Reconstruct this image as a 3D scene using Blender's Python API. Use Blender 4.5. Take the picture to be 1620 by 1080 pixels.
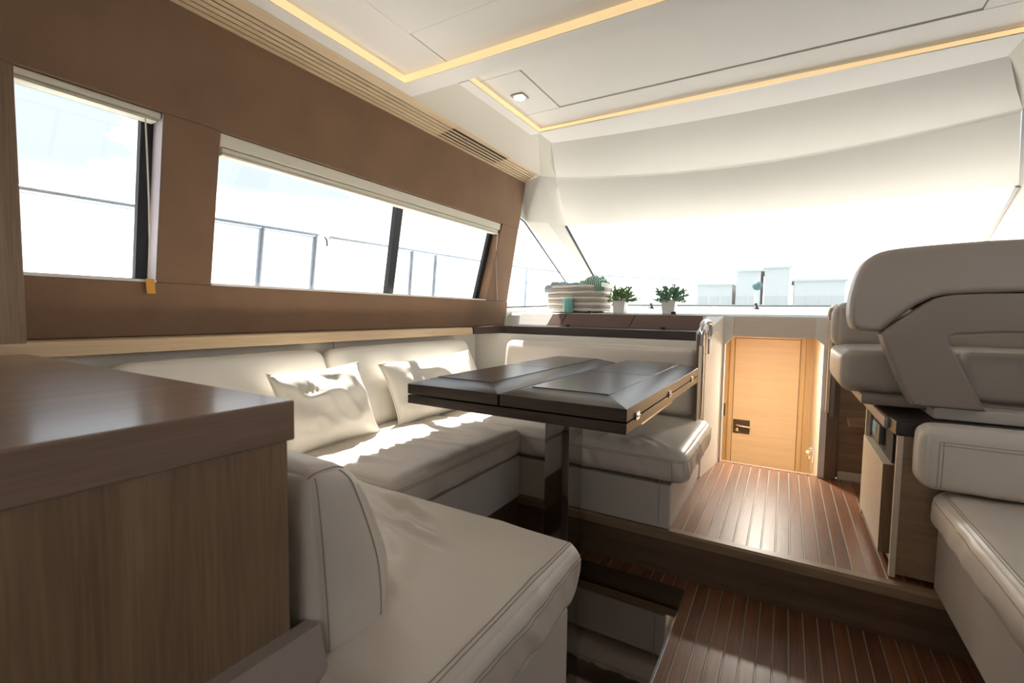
import bpy, bmesh, math, random
from mathutils import Vector, Matrix, noise

scn = bpy.context.scene
for o in list(bpy.data.objects):
    bpy.data.objects.remove(o, do_unlink=True)
COL = scn.collection

# ------------------------------------------------------------------ camera, world, sun, exposure
yaw, pitch, roll, fpx = -0.531382, -0.0614622, 0.0144673, 736.064
fwd = Vector((math.sin(yaw)*math.cos(pitch), math.cos(yaw)*math.cos(pitch), math.sin(pitch)))
rgt = Vector((math.cos(yaw), -math.sin(yaw), 0))
up = rgt.cross(fwd)
r2 = math.cos(roll)*rgt + math.sin(roll)*up
u2 = -math.sin(roll)*rgt + math.cos(roll)*up
cam_d = bpy.data.cameras.new('camera'); cam = bpy.data.objects.new('camera', cam_d); COL.objects.link(cam)
M = Matrix((r2, u2, -fwd)).transposed().to_4x4(); M.translation = Vector((0, 0, 1.0))
cam.matrix_world = M
cam_d.sensor_fit = 'HORIZONTAL'; cam_d.sensor_width = 36.0; cam_d.lens = fpx/1620*36.0
cam_d.clip_start = 0.02; cam_d.clip_end = 3000
cam_d.dof.use_dof = True; cam_d.dof.focus_distance = 1.9; cam_d.dof.aperture_fstop = 5.6
scn.camera = cam

vs = scn.view_settings
vs.view_transform = 'Standard'; vs.look = 'None'; vs.gamma = 1.0; vs.exposure = 0.13; vs.use_curve_mapping = False
scn.cycles.use_denoising = True
scn.cycles.max_bounces = 14; scn.cycles.diffuse_bounces = 8; scn.cycles.glossy_bounces = 6
scn.cycles.transparent_max_bounces = 16; scn.cycles.sample_clamp_indirect = 8.0

SKY = 2.9
w = bpy.data.worlds.new('world'); scn.world = w; w.use_nodes = True
nt = w.node_tree; nt.nodes.clear()
def N(t, typ, **k):
    n = t.nodes.new(typ)
    for a, b in k.items():
        setattr(n, a, b)
    return n
tc = N(nt, 'ShaderNodeTexCoord'); sep = N(nt, 'ShaderNodeSeparateXYZ'); nt.links.new(tc.outputs['Generated'], sep.inputs[0])
grad = N(nt, 'ShaderNodeMapRange'); grad.inputs['From Min'].default_value = 0.04; grad.inputs['From Max'].default_value = 0.22
nt.links.new(sep.outputs['Z'], grad.inputs['Value'])
mp = N(nt, 'ShaderNodeMapping'); mp.inputs['Scale'].default_value = (2.4, 2.4, 7.0); nt.links.new(tc.outputs['Generated'], mp.inputs[0])
ns = N(nt, 'ShaderNodeTexNoise'); ns.inputs['Scale'].default_value = 1.3; ns.inputs['Detail'].default_value = 6; ns.inputs['Roughness'].default_value = 0.55
nt.links.new(mp.outputs[0], ns.inputs['Vector'])
cl = N(nt, 'ShaderNodeMapRange'); cl.inputs['From Min'].default_value = 0.50; cl.inputs['From Max'].default_value = 0.66
nt.links.new(ns.outputs['Fac'], cl.inputs['Value'])
inv = N(nt, 'ShaderNodeMath', operation='SUBTRACT'); inv.inputs[0].default_value = 1.0; nt.links.new(cl.outputs[0], inv.inputs[1])
mul = N(nt, 'ShaderNodeMath', operation='MULTIPLY'); nt.links.new(inv.outputs[0], mul.inputs[0]); nt.links.new(grad.outputs[0], mul.inputs[1])
mix = N(nt, 'ShaderNodeMixRGB'); mix.inputs[1].default_value = (1.0, 0.985, 0.96, 1); mix.inputs[2].default_value = (0.275, 0.315, 0.35, 1)
nt.links.new(mul.outputs[0], mix.inputs[0])
bg = N(nt, 'ShaderNodeBackground'); bg.inputs['Strength'].default_value = SKY; nt.links.new(mix.outputs[0], bg.inputs[0])
wo = N(nt, 'ShaderNodeOutputWorld'); nt.links.new(bg.outputs[0], wo.inputs[0])

sun_d = bpy.data.lights.new('sun', 'SUN'); sun = bpy.data.objects.new('sun', sun_d); COL.objects.link(sun)
sun_d.energy = 20.0; sun_d.angle = math.radians(0.6); sun_d.color = (1.0, 0.95, 0.87)
sun.rotation_euler = Vector((0.54, -0.285, -1.0)).to_track_quat('-Z', 'Y').to_euler()
sun.location = (-4, 2, 8)

# ------------------------------------------------------------------ materials
def mat(name, color, rough=0.5, metal=0.0, spec=0.5, bump=0.0, bscale=200.0, var=0.0, vscale=3.0, emit=None, estr=0.0, coat=0.0, alpha_trans=0.0):
    m = bpy.data.materials.new(name); m.use_nodes = True
    t = m.node_tree; b = t.nodes['Principled BSDF']
    b.inputs['Base Color'].default_value = (*color, 1); b.inputs['Roughness'].default_value = rough
    b.inputs['Metallic'].default_value = metal; b.inputs['Specular IOR Level'].default_value = spec
    b.inputs['Coat Weight'].default_value = coat; b.inputs['Coat Roughness'].default_value = 0.12
    if emit:
        b.inputs['Emission Color'].default_value = (*emit, 1); b.inputs['Emission Strength'].default_value = estr
    tcn = N(t, 'ShaderNodeTexCoord')
    if var > 0:
        n = N(t, 'ShaderNodeTexNoise'); n.inputs['Scale'].default_value = vscale; n.inputs['Detail'].default_value = 5
        t.links.new(tcn.outputs['Object'], n.inputs['Vector'])
        mx = N(t, 'ShaderNodeMixRGB'); t.links.new(n.outputs['Fac'], mx.inputs[0])
        mx.inputs[1].default_value = (*[c*(1-var) for c in color], 1); mx.inputs[2].default_value = (*[min(1, c*(1+var)) for c in color], 1)
        t.links.new(mx.outputs[0], b.inputs['Base Color'])
    if bump > 0:
        n = N(t, 'ShaderNodeTexNoise'); n.inputs['Scale'].default_value = bscale; n.inputs['Detail'].default_value = 3
        t.links.new(tcn.outputs['Object'], n.inputs['Vector'])
        bp = N(t, 'ShaderNodeBump'); bp.inputs['Strength'].default_value = bump; bp.inputs['Distance'].default_value = 0.002
        t.links.new(n.outputs['Fac'], bp.inputs['Height']); t.links.new(bp.outputs[0], b.inputs['Normal'])
    return m

def wood(name, dark, light, axis='Y', rough=0.42, freq=1.0, coat=0.0, bump=0.12):
    m = bpy.data.materials.new(name); m.use_nodes = True
    t = m.node_tree; b = t.nodes['Principled BSDF']; b.inputs['Roughness'].default_value = rough
    b.inputs['Coat Weight'].default_value = coat; b.inputs['Coat Roughness'].default_value = 0.15
    tcn = N(t, 'ShaderNodeTexCoord'); oi = N(t, 'ShaderNodeObjectInfo')
    ad = N(t, 'ShaderNodeVectorMath', operation='ADD'); t.links.new(tcn.outputs['Object'], ad.inputs[0])
    sc_ = N(t, 'ShaderNodeVectorMath', operation='SCALE'); sc_.inputs['Scale'].default_value = 7.0
    cmb = N(t, 'ShaderNodeCombineXYZ')
    for i in range(3):
        t.links.new(oi.outputs['Random'], cmb.inputs[i])
    t.links.new(cmb.outputs[0], sc_.inputs[0]); t.links.new(sc_.outputs[0], ad.inputs[1])
    def layer(lng, crs, det, lo, hi):
        mpn = N(t, 'ShaderNodeMapping')
        s = [crs*freq]*3; s['XYZ'.index(axis)] = lng*freq
        mpn.inputs['Scale'].default_value = s
        t.links.new(ad.outputs[0], mpn.inputs[0])
        n = N(t, 'ShaderNodeTexNoise'); n.inputs['Scale'].default_value = 1.0; n.inputs['Detail'].default_value = det; n.inputs['Distortion'].default_value = 0.35
        t.links.new(mpn.outputs[0], n.inputs['Vector'])
        mr = N(t, 'ShaderNodeMapRange'); mr.inputs['From Min'].default_value = lo; mr.inputs['From Max'].default_value = hi
        t.links.new(n.outputs['Fac'], mr.inputs['Value']); return mr
    a = layer(1.6, 26, 5, 0.3, 0.7); f = layer(8, 210, 2, 0.35, 0.65)
    mm = N(t, 'ShaderNodeMath', operation='MULTIPLY_ADD'); mm.inputs[1].default_value = 0.62
    f2 = N(t, 'ShaderNodeMath', operation='MULTIPLY'); f2.inputs[1].default_value = 0.38; t.links.new(f.outputs[0], f2.inputs[0])
    t.links.new(a.outputs[0], mm.inputs[0]); t.links.new(f2.outputs[0], mm.inputs[2])
    mx = N(t, 'ShaderNodeMixRGB'); mx.inputs[1].default_value = (*dark, 1); mx.inputs[2].default_value = (*light, 1)
    t.links.new(mm.outputs[0], mx.inputs[0])
    hv = N(t, 'ShaderNodeHueSaturation'); rv = N(t, 'ShaderNodeMapRange')
    rv.inputs['To Min'].default_value = 0.86; rv.inputs['To Max'].default_value = 1.12
    t.links.new(oi.outputs['Random'], rv.inputs['Value']); t.links.new(rv.outputs[0], hv.inputs['Value'])
    t.links.new(mx.outputs[0], hv.inputs['Color']); t.links.new(hv.outputs[0], b.inputs['Base Color'])
    bp = N(t, 'ShaderNodeBump'); bp.inputs['Strength'].default_value = bump; bp.inputs['Distance'].default_value = 0.001
    t.links.new(mm.outputs[0], bp.inputs['Height']); t.links.new(bp.outputs[0], b.inputs['Normal'])
    return m

def glass(name, tint=(1, 1, 1)):
    m = bpy.data.materials.new(name); m.use_nodes = True
    t = m.node_tree; t.nodes.clear()
    tr = N(t, 'ShaderNodeBsdfTransparent'); tr.inputs[0].default_value = (*tint, 1)
    gl = N(t, 'ShaderNodeBsdfGlossy'); gl.inputs['Roughness'].default_value = 0.0
    lw = N(t, 'ShaderNodeLayerWeight'); lw.inputs['Blend'].default_value = 0.5
    pw_ = N(t, 'ShaderNodeMath', operation='POWER'); pw_.inputs[1].default_value = 5.0; t.links.new(lw.outputs['Facing'], pw_.inputs[0])
    fr = N(t, 'ShaderNodeMath', operation='MULTIPLY_ADD'); fr.inputs[1].default_value = 0.45; fr.inputs[2].default_value = 0.02; t.links.new(pw_.outputs[0], fr.inputs[0])
    mx = N(t, 'ShaderNodeMixShader'); o = N(t, 'ShaderNodeOutputMaterial')
    t.links.new(fr.outputs[0], mx.inputs[0]); t.links.new(tr.outputs[0], mx.inputs[1]); t.links.new(gl.outputs[0], mx.inputs[2])
    t.links.new(mx.outputs[0], o.inputs[0]); return m

LEATHER = mat('cream_leather', (0.69, 0.625, 0.555), 0.36, bump=0.25, bscale=420, var=0.03, vscale=2.0)
LEATHER_W = mat('white_leather', (0.80, 0.77, 0.71), 0.45, bump=0.2, bscale=420)
BASE_L = mat('seat_base_vinyl', (0.60, 0.555, 0.51), 0.5, bump=0.15, bscale=300)
THREAD = mat('stitch_thread', (0.36, 0.31, 0.265), 0.7)
PILLOW = mat('cream_pillow_fabric', (0.80, 0.775, 0.70), 0.75, bump=0.25, bscale=500)
TAUPE = mat('taupe_leather', (0.43, 0.375, 0.325), 0.45, bump=0.2, bscale=420)
TAUPE_SHELL = mat('taupe_shell', (0.30, 0.248, 0.215), 0.42, bump=0.05, bscale=200)
SUEDE = mat('brown_suede', (0.255, 0.158, 0.100), 0.85, bump=0.35, bscale=260, var=0.26, vscale=5.0, spec=0.2)
SUEDE.node_tree.nodes['Principled BSDF'].inputs['Sheen Weight'].default_value = 0.35
SUEDE.node_tree.nodes['Principled BSDF'].inputs['Sheen Roughness'].default_value = 0.5
SUEDE.node_tree.nodes['Principled BSDF'].inputs['Sheen Tint'].default_value = (1.0, 0.75, 0.6, 1)
BROWNL = mat('brown_leather', (0.165, 0.10, 0.08), 0.5, bump=0.2, bscale=400)
GRP = mat('white_gelcoat', (0.83, 0.815, 0.78), 0.35)
CEIL = mat('ceiling_vinyl', (0.84, 0.825, 0.795), 0.55, bump=0.06, bscale=300)
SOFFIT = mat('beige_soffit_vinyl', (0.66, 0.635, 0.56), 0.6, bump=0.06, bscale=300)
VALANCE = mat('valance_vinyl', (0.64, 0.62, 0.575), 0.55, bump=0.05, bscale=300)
BLACK = mat('black_rubber', (0.012, 0.012, 0.014), 0.5)
DASHM = mat('dash_toned_white', (0.52, 0.51, 0.49), 0.6, bump=0.2, bscale=300)  # white dash darkened in colour to weaken the light bounced onto the valance
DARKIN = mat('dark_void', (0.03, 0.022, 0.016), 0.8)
BLACKTOP = mat('black_gloss_top', (0.028, 0.022, 0.02), 0.35)
CHROME = mat('chrome', (0.82, 0.82, 0.82), 0.08, metal=1.0)
COLUMN = mat('polished_steel', (0.55, 0.54, 0.52), 0.05, metal=1.0)
MIRROR = mat('dark_mirror_steel', (0.42, 0.385, 0.36), 0.04, metal=1.0)
BLIND = mat('cream_blind', (0.80, 0.77, 0.66), 0.7)
REVEAL = mat('sunlit_tone_reveal', (0.68, 0.63, 0.70), 0.6)  # sun on the window reveal, put into a pale lavender colour
ORANGE = mat('orange_tag', (0.75, 0.36, 0.06), 0.6)
CORD = mat('cord_white', (0.75, 0.72, 0.66), 0.7)
LED = mat('warm_led_strip', (0.9, 0.7, 0.4), 0.6, emit=(1.0, 0.72, 0.38), estr=0.62)
LAMP = mat('lamp_glow', (1, 1, 1), 0.5, emit=(1.0, 0.93, 0.8), estr=6.0)
GREYTRIM = mat('grey_brown_moulding', (0.37, 0.31, 0.275), 0.5)
CAULK = mat('floor_joint_holly', (0.42, 0.37, 0.33), 0.45)
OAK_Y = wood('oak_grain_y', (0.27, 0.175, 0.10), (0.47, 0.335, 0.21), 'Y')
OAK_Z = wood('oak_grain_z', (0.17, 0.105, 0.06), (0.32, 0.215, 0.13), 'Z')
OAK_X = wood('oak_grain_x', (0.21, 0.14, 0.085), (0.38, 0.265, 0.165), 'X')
OAK_TOP = wood('oak_counter_y', (0.215, 0.135, 0.09), (0.335, 0.225, 0.155), 'Y', rough=0.30, coat=0.5)
OAK_LIGHT = wood('oak_slat_y', (0.46, 0.33, 0.20), (0.62, 0.47, 0.30), 'Y')
DOORW = wood('honey_oak_x', (0.66, 0.475, 0.275), (0.76, 0.57, 0.35), 'X', rough=0.4)
DOORZ = wood('honey_oak_z', (0.52, 0.345, 0.165), (0.64, 0.44, 0.22), 'Z', rough=0.4)
PALEOAK = wood('pale_oak_x', (0.70, 0.60, 0.46), (0.80, 0.71, 0.58), 'X', rough=0.4)
TEAK = wood('teak_plank', (0.11, 0.042, 0.019), (0.26, 0.11, 0.05), 'Y', rough=0.40, coat=0.06)
WENGE = wood('wenge_x', (0.028, 0.018, 0.015), (0.058, 0.040, 0.034), 'X', rough=0.26)
WENGE_DK = wood('wenge_counter', (0.032, 0.019, 0.014), (0.062, 0.038, 0.029), 'X', rough=0.42)
RISER = wood('oak_riser_x', (0.105, 0.065, 0.038), (0.19, 0.122, 0.073), 'X')
GLASS = glass('window_glass')
GLASSW = glass('windshield_glass')

# ------------------------------------------------------------------ builders
def woff(o):
    v = Vector((0, 0, 0))
    while o is not None:
        v += o.location; o = o.parent
    return v
def tag(o, label=None, cat=None, group=None, kind=None):
    if label: o['label'] = label
    if cat: o['category'] = cat
    if group: o['group'] = group
    if kind: o['kind'] = kind
    return o
def thing(name, loc, label, cat, group=None, kind=None):
    o = bpy.data.objects.new(name, None); COL.objects.link(o); o.location = loc; o.empty_display_size = 0.05
    return tag(o, label, cat, group, kind)
def link(name, me, m, parent=None, origin=None):
    o = bpy.data.objects.new(name, me); COL.objects.link(o)
    if m is not None and len(me.materials) == 0: me.materials.append(m)
    if parent is not None:
        o.parent = parent; me.transform(Matrix.Translation(-woff(parent)))
    else:
        if origin is None:
            xs = [v.co for v in me.vertices]
            lo = Vector([min(c[i] for c in xs) for i in range(3)]); hi = Vector([max(c[i] for c in xs) for i in range(3)])
            origin = Vector(((lo.x+hi.x)/2, (lo.y+hi.y)/2, lo.z))
        me.transform(Matrix.Translation(-Vector(origin))); o.location = origin
    return o
def from_bm(name, bm, m, parent=None, smooth=False, recalc=True, **k):
    if recalc: bmesh.ops.recalc_face_normals(bm, faces=bm.faces)
    me = bpy.data.meshes.new(name); bm.to_mesh(me); bm.free()
    if smooth:
        for p in me.polygons: p.use_smooth = True
        if smooth != 'all': me.set_sharp_from_angle(angle=math.radians(40))
    return link(name, me, m, parent, **k)
def weighted(o):
    w_ = o.modifiers.new('weighted_normals', 'WEIGHTED_NORMAL'); w_.keep_sharp = True; w_.weight = 80
def mesh(name, vs, fs, m, parent=None, smooth=False, bevel=0.0, seg=2, **k):
    bm = bmesh.new(); bv = [bm.verts.new(v) for v in vs]
    for f in fs:
        try: bm.faces.new([bv[i] for i in f])
        except ValueError: pass
    if bevel > 0:
        bmesh.ops.recalc_face_normals(bm, faces=bm.faces)
        bmesh.ops.bevel(bm, geom=[e for e in bm.edges if len(e.link_faces) == 2 and e.calc_face_angle(0) > 0.3], offset=bevel, segments=seg, affect='EDGES', profile=0.5, clamp_overlap=True)
    o = from_bm(name, bm, m, parent, smooth or bevel > 0, **k)
    if bevel > 0: weighted(o)
    return o
HEXF = [(0, 1, 2, 3), (7, 6, 5, 4), (0, 4, 5, 1), (1, 5, 6, 2), (2, 6, 7, 3), (3, 7, 4, 0)]
def hexa(name, v, m, parent=None, bevel=0.0, seg=2, **k):
    return mesh(name, v, HEXF, m, parent, bevel=bevel, seg=seg, **k)
def box(name, x0, x1, y0, y1, z0, z1, m, parent=None, bevel=0.002, seg=2, **k):
    return hexa(name, [(x0, y0, z0), (x1, y0, z0), (x1, y1, z0), (x0, y1, z0), (x0, y0, z1), (x1, y0, z1), (x1, y1, z1), (x0, y1, z1)], m, parent, bevel, seg, **k)
def prism(name, outline, fn, m, parent=None, bevel=0.0, seg=3, smooth=False, **k):
    """outline: 2D points; fn(p, t) -> 3D for t = 0 / 1"""
    n = len(outline)
    vs_ = [fn(p, 0) for p in outline] + [fn(p, 1) for p in outline]
    fs = [tuple(range(n)), tuple(range(2*n-1, n-1, -1))] + [(i, i+n, (i+1) % n+n, (i+1) % n) for i in range(n)]
    bm = bmesh.new(); bv = [bm.verts.new(v) for v in vs_]
    for f in fs: bm.faces.new([bv[i] for i in f])
    bmesh.ops.recalc_face_normals(bm, faces=bm.faces)
    if bevel > 0:
        es = [e for e in bm.edges if len(e.link_faces) == 2 and any(len(f.verts) > 4 or f in (bm.faces[:2]) for f in e.link_faces)]
        bmesh.ops.bevel(bm, geom=es, offset=bevel, segments=seg, affect='EDGES', profile=0.5, clamp_overlap=True)
    o = from_bm(name, bm, m, parent, True if (smooth or bevel > 0) else False, **k)
    if bevel > 0: weighted(o)
    return o
def spline(pts, n=8, closed=False):
    pts = [Vector(p) for p in pts]; out = []; L = len(pts)
    R_ = range(L) if closed else range(L-1)
    for i in R_:
        p1, p2 = pts[i], pts[(i+1) % L]
        p0 = pts[(i-1) % L] if (closed or i > 0) else p1
        p3 = pts[(i+2) % L] if (closed or i+2 < L) else p2
        for j in range(n):
            t = j/n
            out.append(0.5*((2*p1)+(p2-p0)*t+(2*p0-5*p1+4*p2-p3)*t*t+(3*p1-p0-3*p2+p3)*t**3))
    if not closed: out.append(pts[-1])
    return out
def tube_bm(bm, pts, r, sides=8, closed=False, flat=1.0, cap=True):
    pts = [Vector(p) for p in pts]; L = len(pts); rings = []
    prev = None
    for i, p in enumerate(pts):
        a = pts[i-1] if (i > 0 or closed) else p
        b = pts[(i+1) % L] if (i < L-1 or closed) else p
        d = (b-a).normalized()
        ref = prev if prev is not None else (Vector((0, 0, 1)) if abs(d.z) < 0.9 else Vector((1, 0, 0)))
        x = (ref - d*ref.dot(d)).normalized(); y = d.cross(x); prev = x
        rr = r[i] if isinstance(r, (list, tuple)) else r
        rings.append([bm.verts.new(p + rr*(math.cos(2*math.pi*k/sides)*x*flat + math.sin(2*math.pi*k/sides)*y)) for k in range(sides)])
    for i in range(L if closed else L-1):
        A, B = rings[i], rings[(i+1) % L]
        for k in range(sides): bm.faces.new([A[k], A[(k+1) % sides], B[(k+1) % sides], B[k]])
    if not closed and cap:
        bm.faces.new(rings[0][::-1]); bm.faces.new(rings[-1])
def tube(name, pts, r, m, parent=None, sides=10, closed=False, **k):
    bm = bmesh.new(); tube_bm(bm, pts, r, sides, closed); return from_bm(name, bm, m, parent, True, **k)
def lathe(name, prof, center, m, parent=None, n=24, **k):
    bm = bmesh.new(); rings = []
    for (r, z) in prof:
        if r < 1e-6: rings.append([bm.verts.new((center[0], center[1], center[2]+z))])
        else: rings.append([bm.verts.new((center[0]+r*math.cos(2*math.pi*i/n), center[1]+r*math.sin(2*math.pi*i/n), center[2]+z)) for i in range(n)])
    for A, B in zip(rings, rings[1:]):
        for i in range(n):
            q = [A[i % len(A)], A[(i+1) % len(A)], B[(i+1) % len(B)], B[i % len(B)]]
            q = list(dict.fromkeys(q))
            if len(q) > 2: bm.faces.new(q)
    return from_bm(name, bm, m, parent, True, **k)

class Cush:
    """rounded, puffed, creased box cushion; q is a point on the plain box (half sizes h)"""
    def __init__(s, c, h, r, puff=(0, 0, 0), amp=0.0, freq=(6, 6, 6), ang=0.0, seed=0, rot=None, edge=0.0, wedge=0.0, tilt=0.0, folds=(), skirt=0.0, sfreq=22.0):
        s.folds = folds; s.skirt = skirt; s.sfreq = sfreq
        s.wedge = wedge; s.tilt = tilt
        s.c = Vector(c); s.h = Vector(h); s.r = r; s.puff = puff; s.amp = amp; s.freq = freq; s.ang = ang; s.seed = seed
        s.rot = rot or Matrix.Identity(3); s.edge = edge
    def local(s, q):
        h, r = s.h, s.r
        inner = Vector([max(-(h[i]-r), min(h[i]-r, q[i])) for i in range(3)])
        d = Vector(q)-inner
        n = d.normalized() if d.length > 1e-9 else Vector((0, 0, 1))
        p = inner + n*r
        f = [max(0.0, 1-(abs(q[i])/h[i])**2.4) for i in range(3)]
        for i in range(3):
            j, k = (i+1) % 3, (i+2) % 3
            p[i] += s.puff[i]*(max(0.0, n[i]) if i == 2 else n[i])*math.sqrt(f[j]*f[k])
        if s.wedge and q[1] > -h[1]*0.5:
            t_ = (h[2]-p.z)/(2*h[2]); p.y += s.wedge*math.sin(t_*2.1)*(p.y+h[1])/(2*h[1])
        if s.tilt: p.x += s.tilt*(-p.z/h[2])*max(0.0, p.x/h[0])
        if s.amp > 0:
            ca, sa = math.cos(s.ang), math.sin(s.ang)
            a = (p.x*ca+p.y*sa); b = (-p.x*sa+p.y*ca)
            v = Vector((a*s.freq[0]+s.seed*7.3, b*s.freq[1]+s.seed*3.1, p.z*s.freq[2]+s.seed))
            wv = noise.noise(v + Vector((0.6*noise.noise(v*0.7), 0, 0)))
            rid = (1-abs(wv)*2.2); rid = max(0.0, rid)**2
            msk = 0.35+0.65*max(0.0, noise.noise(Vector((p.x*3+s.seed, p.y*3, p.z*3+5)))+0.35)
            p += n*s.amp*(rid*msk*1.2-0.3+0.6*noise.noise(v*0.55))
        if s.folds and n.z > 0.3:
            for (x0, y0, x1, y1, w_, hh) in s.folds:
                dx, dy = x1-x0, y1-y0; L = math.hypot(dx, dy); t_ = ((p.x-x0)*dx+(p.y-y0)*dy)/(L*L)
                if -0.15 < t_ < 1.15:
                    dist = ((p.x-x0)*dy-(p.y-y0)*dx)/L + 0.10*L*math.sin(t_*3.0)*0.25
                    e = max(0.0, min(1, (t_+0.15)/0.4))*max(0.0, min(1, (1.15-t_)/0.4))
                    u_ = dist/w_
                    if abs(u_) < 4: p.z += hh*e*(math.exp(-u_*u_)-0.55*math.exp(-(u_-1.5)**2))
        if s.skirt and abs(n.z) < 0.8:
            al = p.x if abs(n.y) > abs(n.x) else p.y
            bl = noise.noise(Vector((al*s.sfreq+p.z*14, p.z*7, s.seed)))
            p += n*s.skirt*(1-abs(n.z))*max(-0.6, bl)*(0.35+0.65*(h[2]-p.z)/(2*h[2]))
        return p, n
    def at(s, q, off=0.0):
        p, n = s.local(q); return s.c + s.rot @ (p + n*off)
    def build(s, name, m, parent=None, step=0.02, **k):
        bm = bmesh.new(); h, r = s.h, s.r; cache = {}
        def axis(i):
            a = h[i]-r; L = [-h[i]+r*(1-math.cos(math.pi/2*j/4))*1.0 for j in range(4)]
            nmid = max(2, int(round(2*a/step)))
            mid = [-a+2*a*j/nmid for j in range(nmid+1)]
            return L + mid + [-x for x in reversed(L)]
        ax = [axis(i) for i in range(3)]
        def V(q):
            key = tuple(round(x, 6) for x in q)
            if key not in cache: cache[key] = bm.verts.new(s.at(Vector(q)))
            return cache[key]
        for i in range(3):
            j, k_ = (i+1) % 3, (i+2) % 3
            for sg in (-1, 1):
                for a in range(len(ax[j])-1):
                    for b in range(len(ax[k_])-1):
                        qs = []
                        for (u, v) in ((a, b), (a+1, b), (a+1, b+1), (a, b+1)):
                            q = [0, 0, 0]; q[i] = sg*h[i]; q[j] = ax[j][u]; q[k_] = ax[k_][v]; qs.append(V(q))
                        try: bm.faces.new(qs)
                        except ValueError: pass
        return from_bm(name, bm, m, parent, 'all', **k)
    def seam(s, name, paths, parent, r=0.0010, n=60, m=None, off=0.0004):
        bm = bmesh.new()
        for (q0, q1) in paths:
            q0, q1 = Vector(q0), Vector(q1)
            tube_bm(bm, [s.at(q0.lerp(q1, i/n), off) for i in range(n+1)], r, 5)
        return from_bm(name, bm, m or THREAD, parent, True)

XC = -0.26
def mx_(x): return 2*XC-x
def wx(z, d=0.0): return -1.78+0.165*(z-1.086)-d
def wallhex(name, yb0, yb1, yt0, yt1, z0, z1, d0, d1, m, parent=None, side=-1, bevel=0.003, **k):
    def v(y, z, d):
        x = wx(z, d); return (x if side < 0 else mx_(x), y, z)
    return hexa(name, [v(yb0, z0, d0), v(yb1, z0, d0), v(yb1, z0, d1), v(yb0, z0, d1), v(yt0, z1, d0), v(yt1, z1, d0), v(yt1, z1, d1), v(yt0, z1, d1)], m, parent, bevel, **k)

# ------------------------------------------------------------------ structure: floors
ZD = 0.173
fl = box('floor', -1.9, 1.4, -2.4, 1.86, -0.10, -0.004, CAULK, bevel=0); tag(fl, 'dark teak planked floor of the saloon with pale joints', 'floor', kind='structure')
def planks(parent, x0, x1, y0, y1, z, pitch, gap):
    me = None; x = x0; off = woff(parent)
    while x < x1 - 0.01:
        if me is None:
            bm = bmesh.new()
            w_ = pitch-gap
            vs_ = [(0, y0, z-0.008), (w_, y0, z-0.008), (w_, y1, z-0.008), (0, y1, z-0.008), (0, y0, z), (w_, y0, z), (w_, y1, z), (0, y1, z)]
            bv = [bm.verts.new(v) for v in vs_]
            for f in HEXF: bm.faces.new([bv[i] for i in f])
            bmesh.ops.recalc_face_normals(bm, faces=bm.faces)
            bmesh.ops.bevel(bm, geom=[e for e in bm.edges if abs(e.verts[0].co.y-e.verts[1].co.y) > 0.1 and e.verts[0].co.z > z-0.001], offset=0.0008, segments=1, affect='EDGES')
            me = bpy.data.meshes.new('plank'); bm.to_mesh(me); bm.free(); me.materials.append(TEAK)
        o = bpy.data.objects.new('plank', me); COL.objects.link(o); o.parent = parent; o.location = Vector((x, 0, 0))-off
        x += pitch
planks(fl, -1.02, 0.86, -2.3, 1.826, 0.0, 0.0412, 0.0045)
dk = box('floor_platform', -0.40, 1.30, 1.83, 2.90, 0.02, ZD-0.005, CAULK, bevel=0); tag(dk, 'raised teak planked platform in front of the companionway', 'floor', kind='structure')
planks(dk, -0.352, 1.20, 1.843, 2.86, ZD, 0.0445, 0.005)
mesh('nosing', [(-1.03, 1.802, 0.138), (-1.03, 1.842, 0.138), (-1.03, 1.842, ZD+0.001), (-1.03, 1.81, ZD+0.001), (-1.03, 1.802, ZD-0.007),
                (0.9, 1.802, 0.138), (0.9, 1.842, 0.138), (0.9, 1.842, ZD+0.001), (0.9, 1.81, ZD+0.001), (0.9, 1.802, ZD-0.007)],
     [(0, 1, 2, 3, 4), (9, 8, 7, 6, 5), (0, 5, 6, 1), (1, 6, 7, 2), (2, 7, 8, 3), (3, 8, 9, 4), (4, 9, 5, 0)], OAK_X, dk)
box('riser', -1.03, 0.9, 1.812, 1.832, 0.0, 0.139, RISER, dk, bevel=0.001)
box('edge_strip', -0.33, 0.21, 2.86, 2.885, 0.12, ZD+0.002, OAK_X, dk)

# ------------------------------------------------------------------ structure: side walls
def side_wall(side):
    nm = 'wall_left' if side < 0 else 'wall_right'
    o = wallhex(nm, -2.2, 2.955, -2.2, 2.955, 1.606, 1.93, 0.0, 0.085, SUEDE, None, side)
    tag(o, ('brown suede clad wall with the long window and slatted vent above' if side < 0 else 'starboard side wall clad in brown suede behind the helm'), 'wall', kind='structure')
    wallhex('lower_panel', -2.2, 3.0, -2.2, 2.96, 0.905, 1.083, 0.0, 0.085, SUEDE, o, side, 0.006)
    wallhex('pillar_panel', 0.728, 0.897, 0.728, 0.897, 1.0835, 1.6055, 0.0, 0.085, SUEDE, o, side)
    wallhex('end_panel', 2.665, 2.95, 2.735, 2.95, 1.0835, 1.6055, 0.0, 0.085, SUEDE, o, side)
    wallhex('rear_panel', -2.2, -0.6, -2.2, -0.6, 1.0835, 1.6055, 0.0, 0.085, SUEDE, o, side)
    if side < 0:
        wallhex('reveal_panel', 0.7265, 0.7285, 0.7265, 0.7285, 1.085, 1.604, 0.003, 0.07, REVEAL, o, side, 0)
    wallhex('hull_panel', -2.2, 3.0, -2.2, 3.0, -0.1, 0.904, 0.03, 0.10, GRP, o, side, 0)
    wallhex('roof_edge', -2.2, 2.95, -2.2, 2.95, 1.931, 2.06, 0.02, 0.10, GRP, o, side, 0)
    return o
WL = side_wall(-1); WR = side_wall(1)
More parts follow.
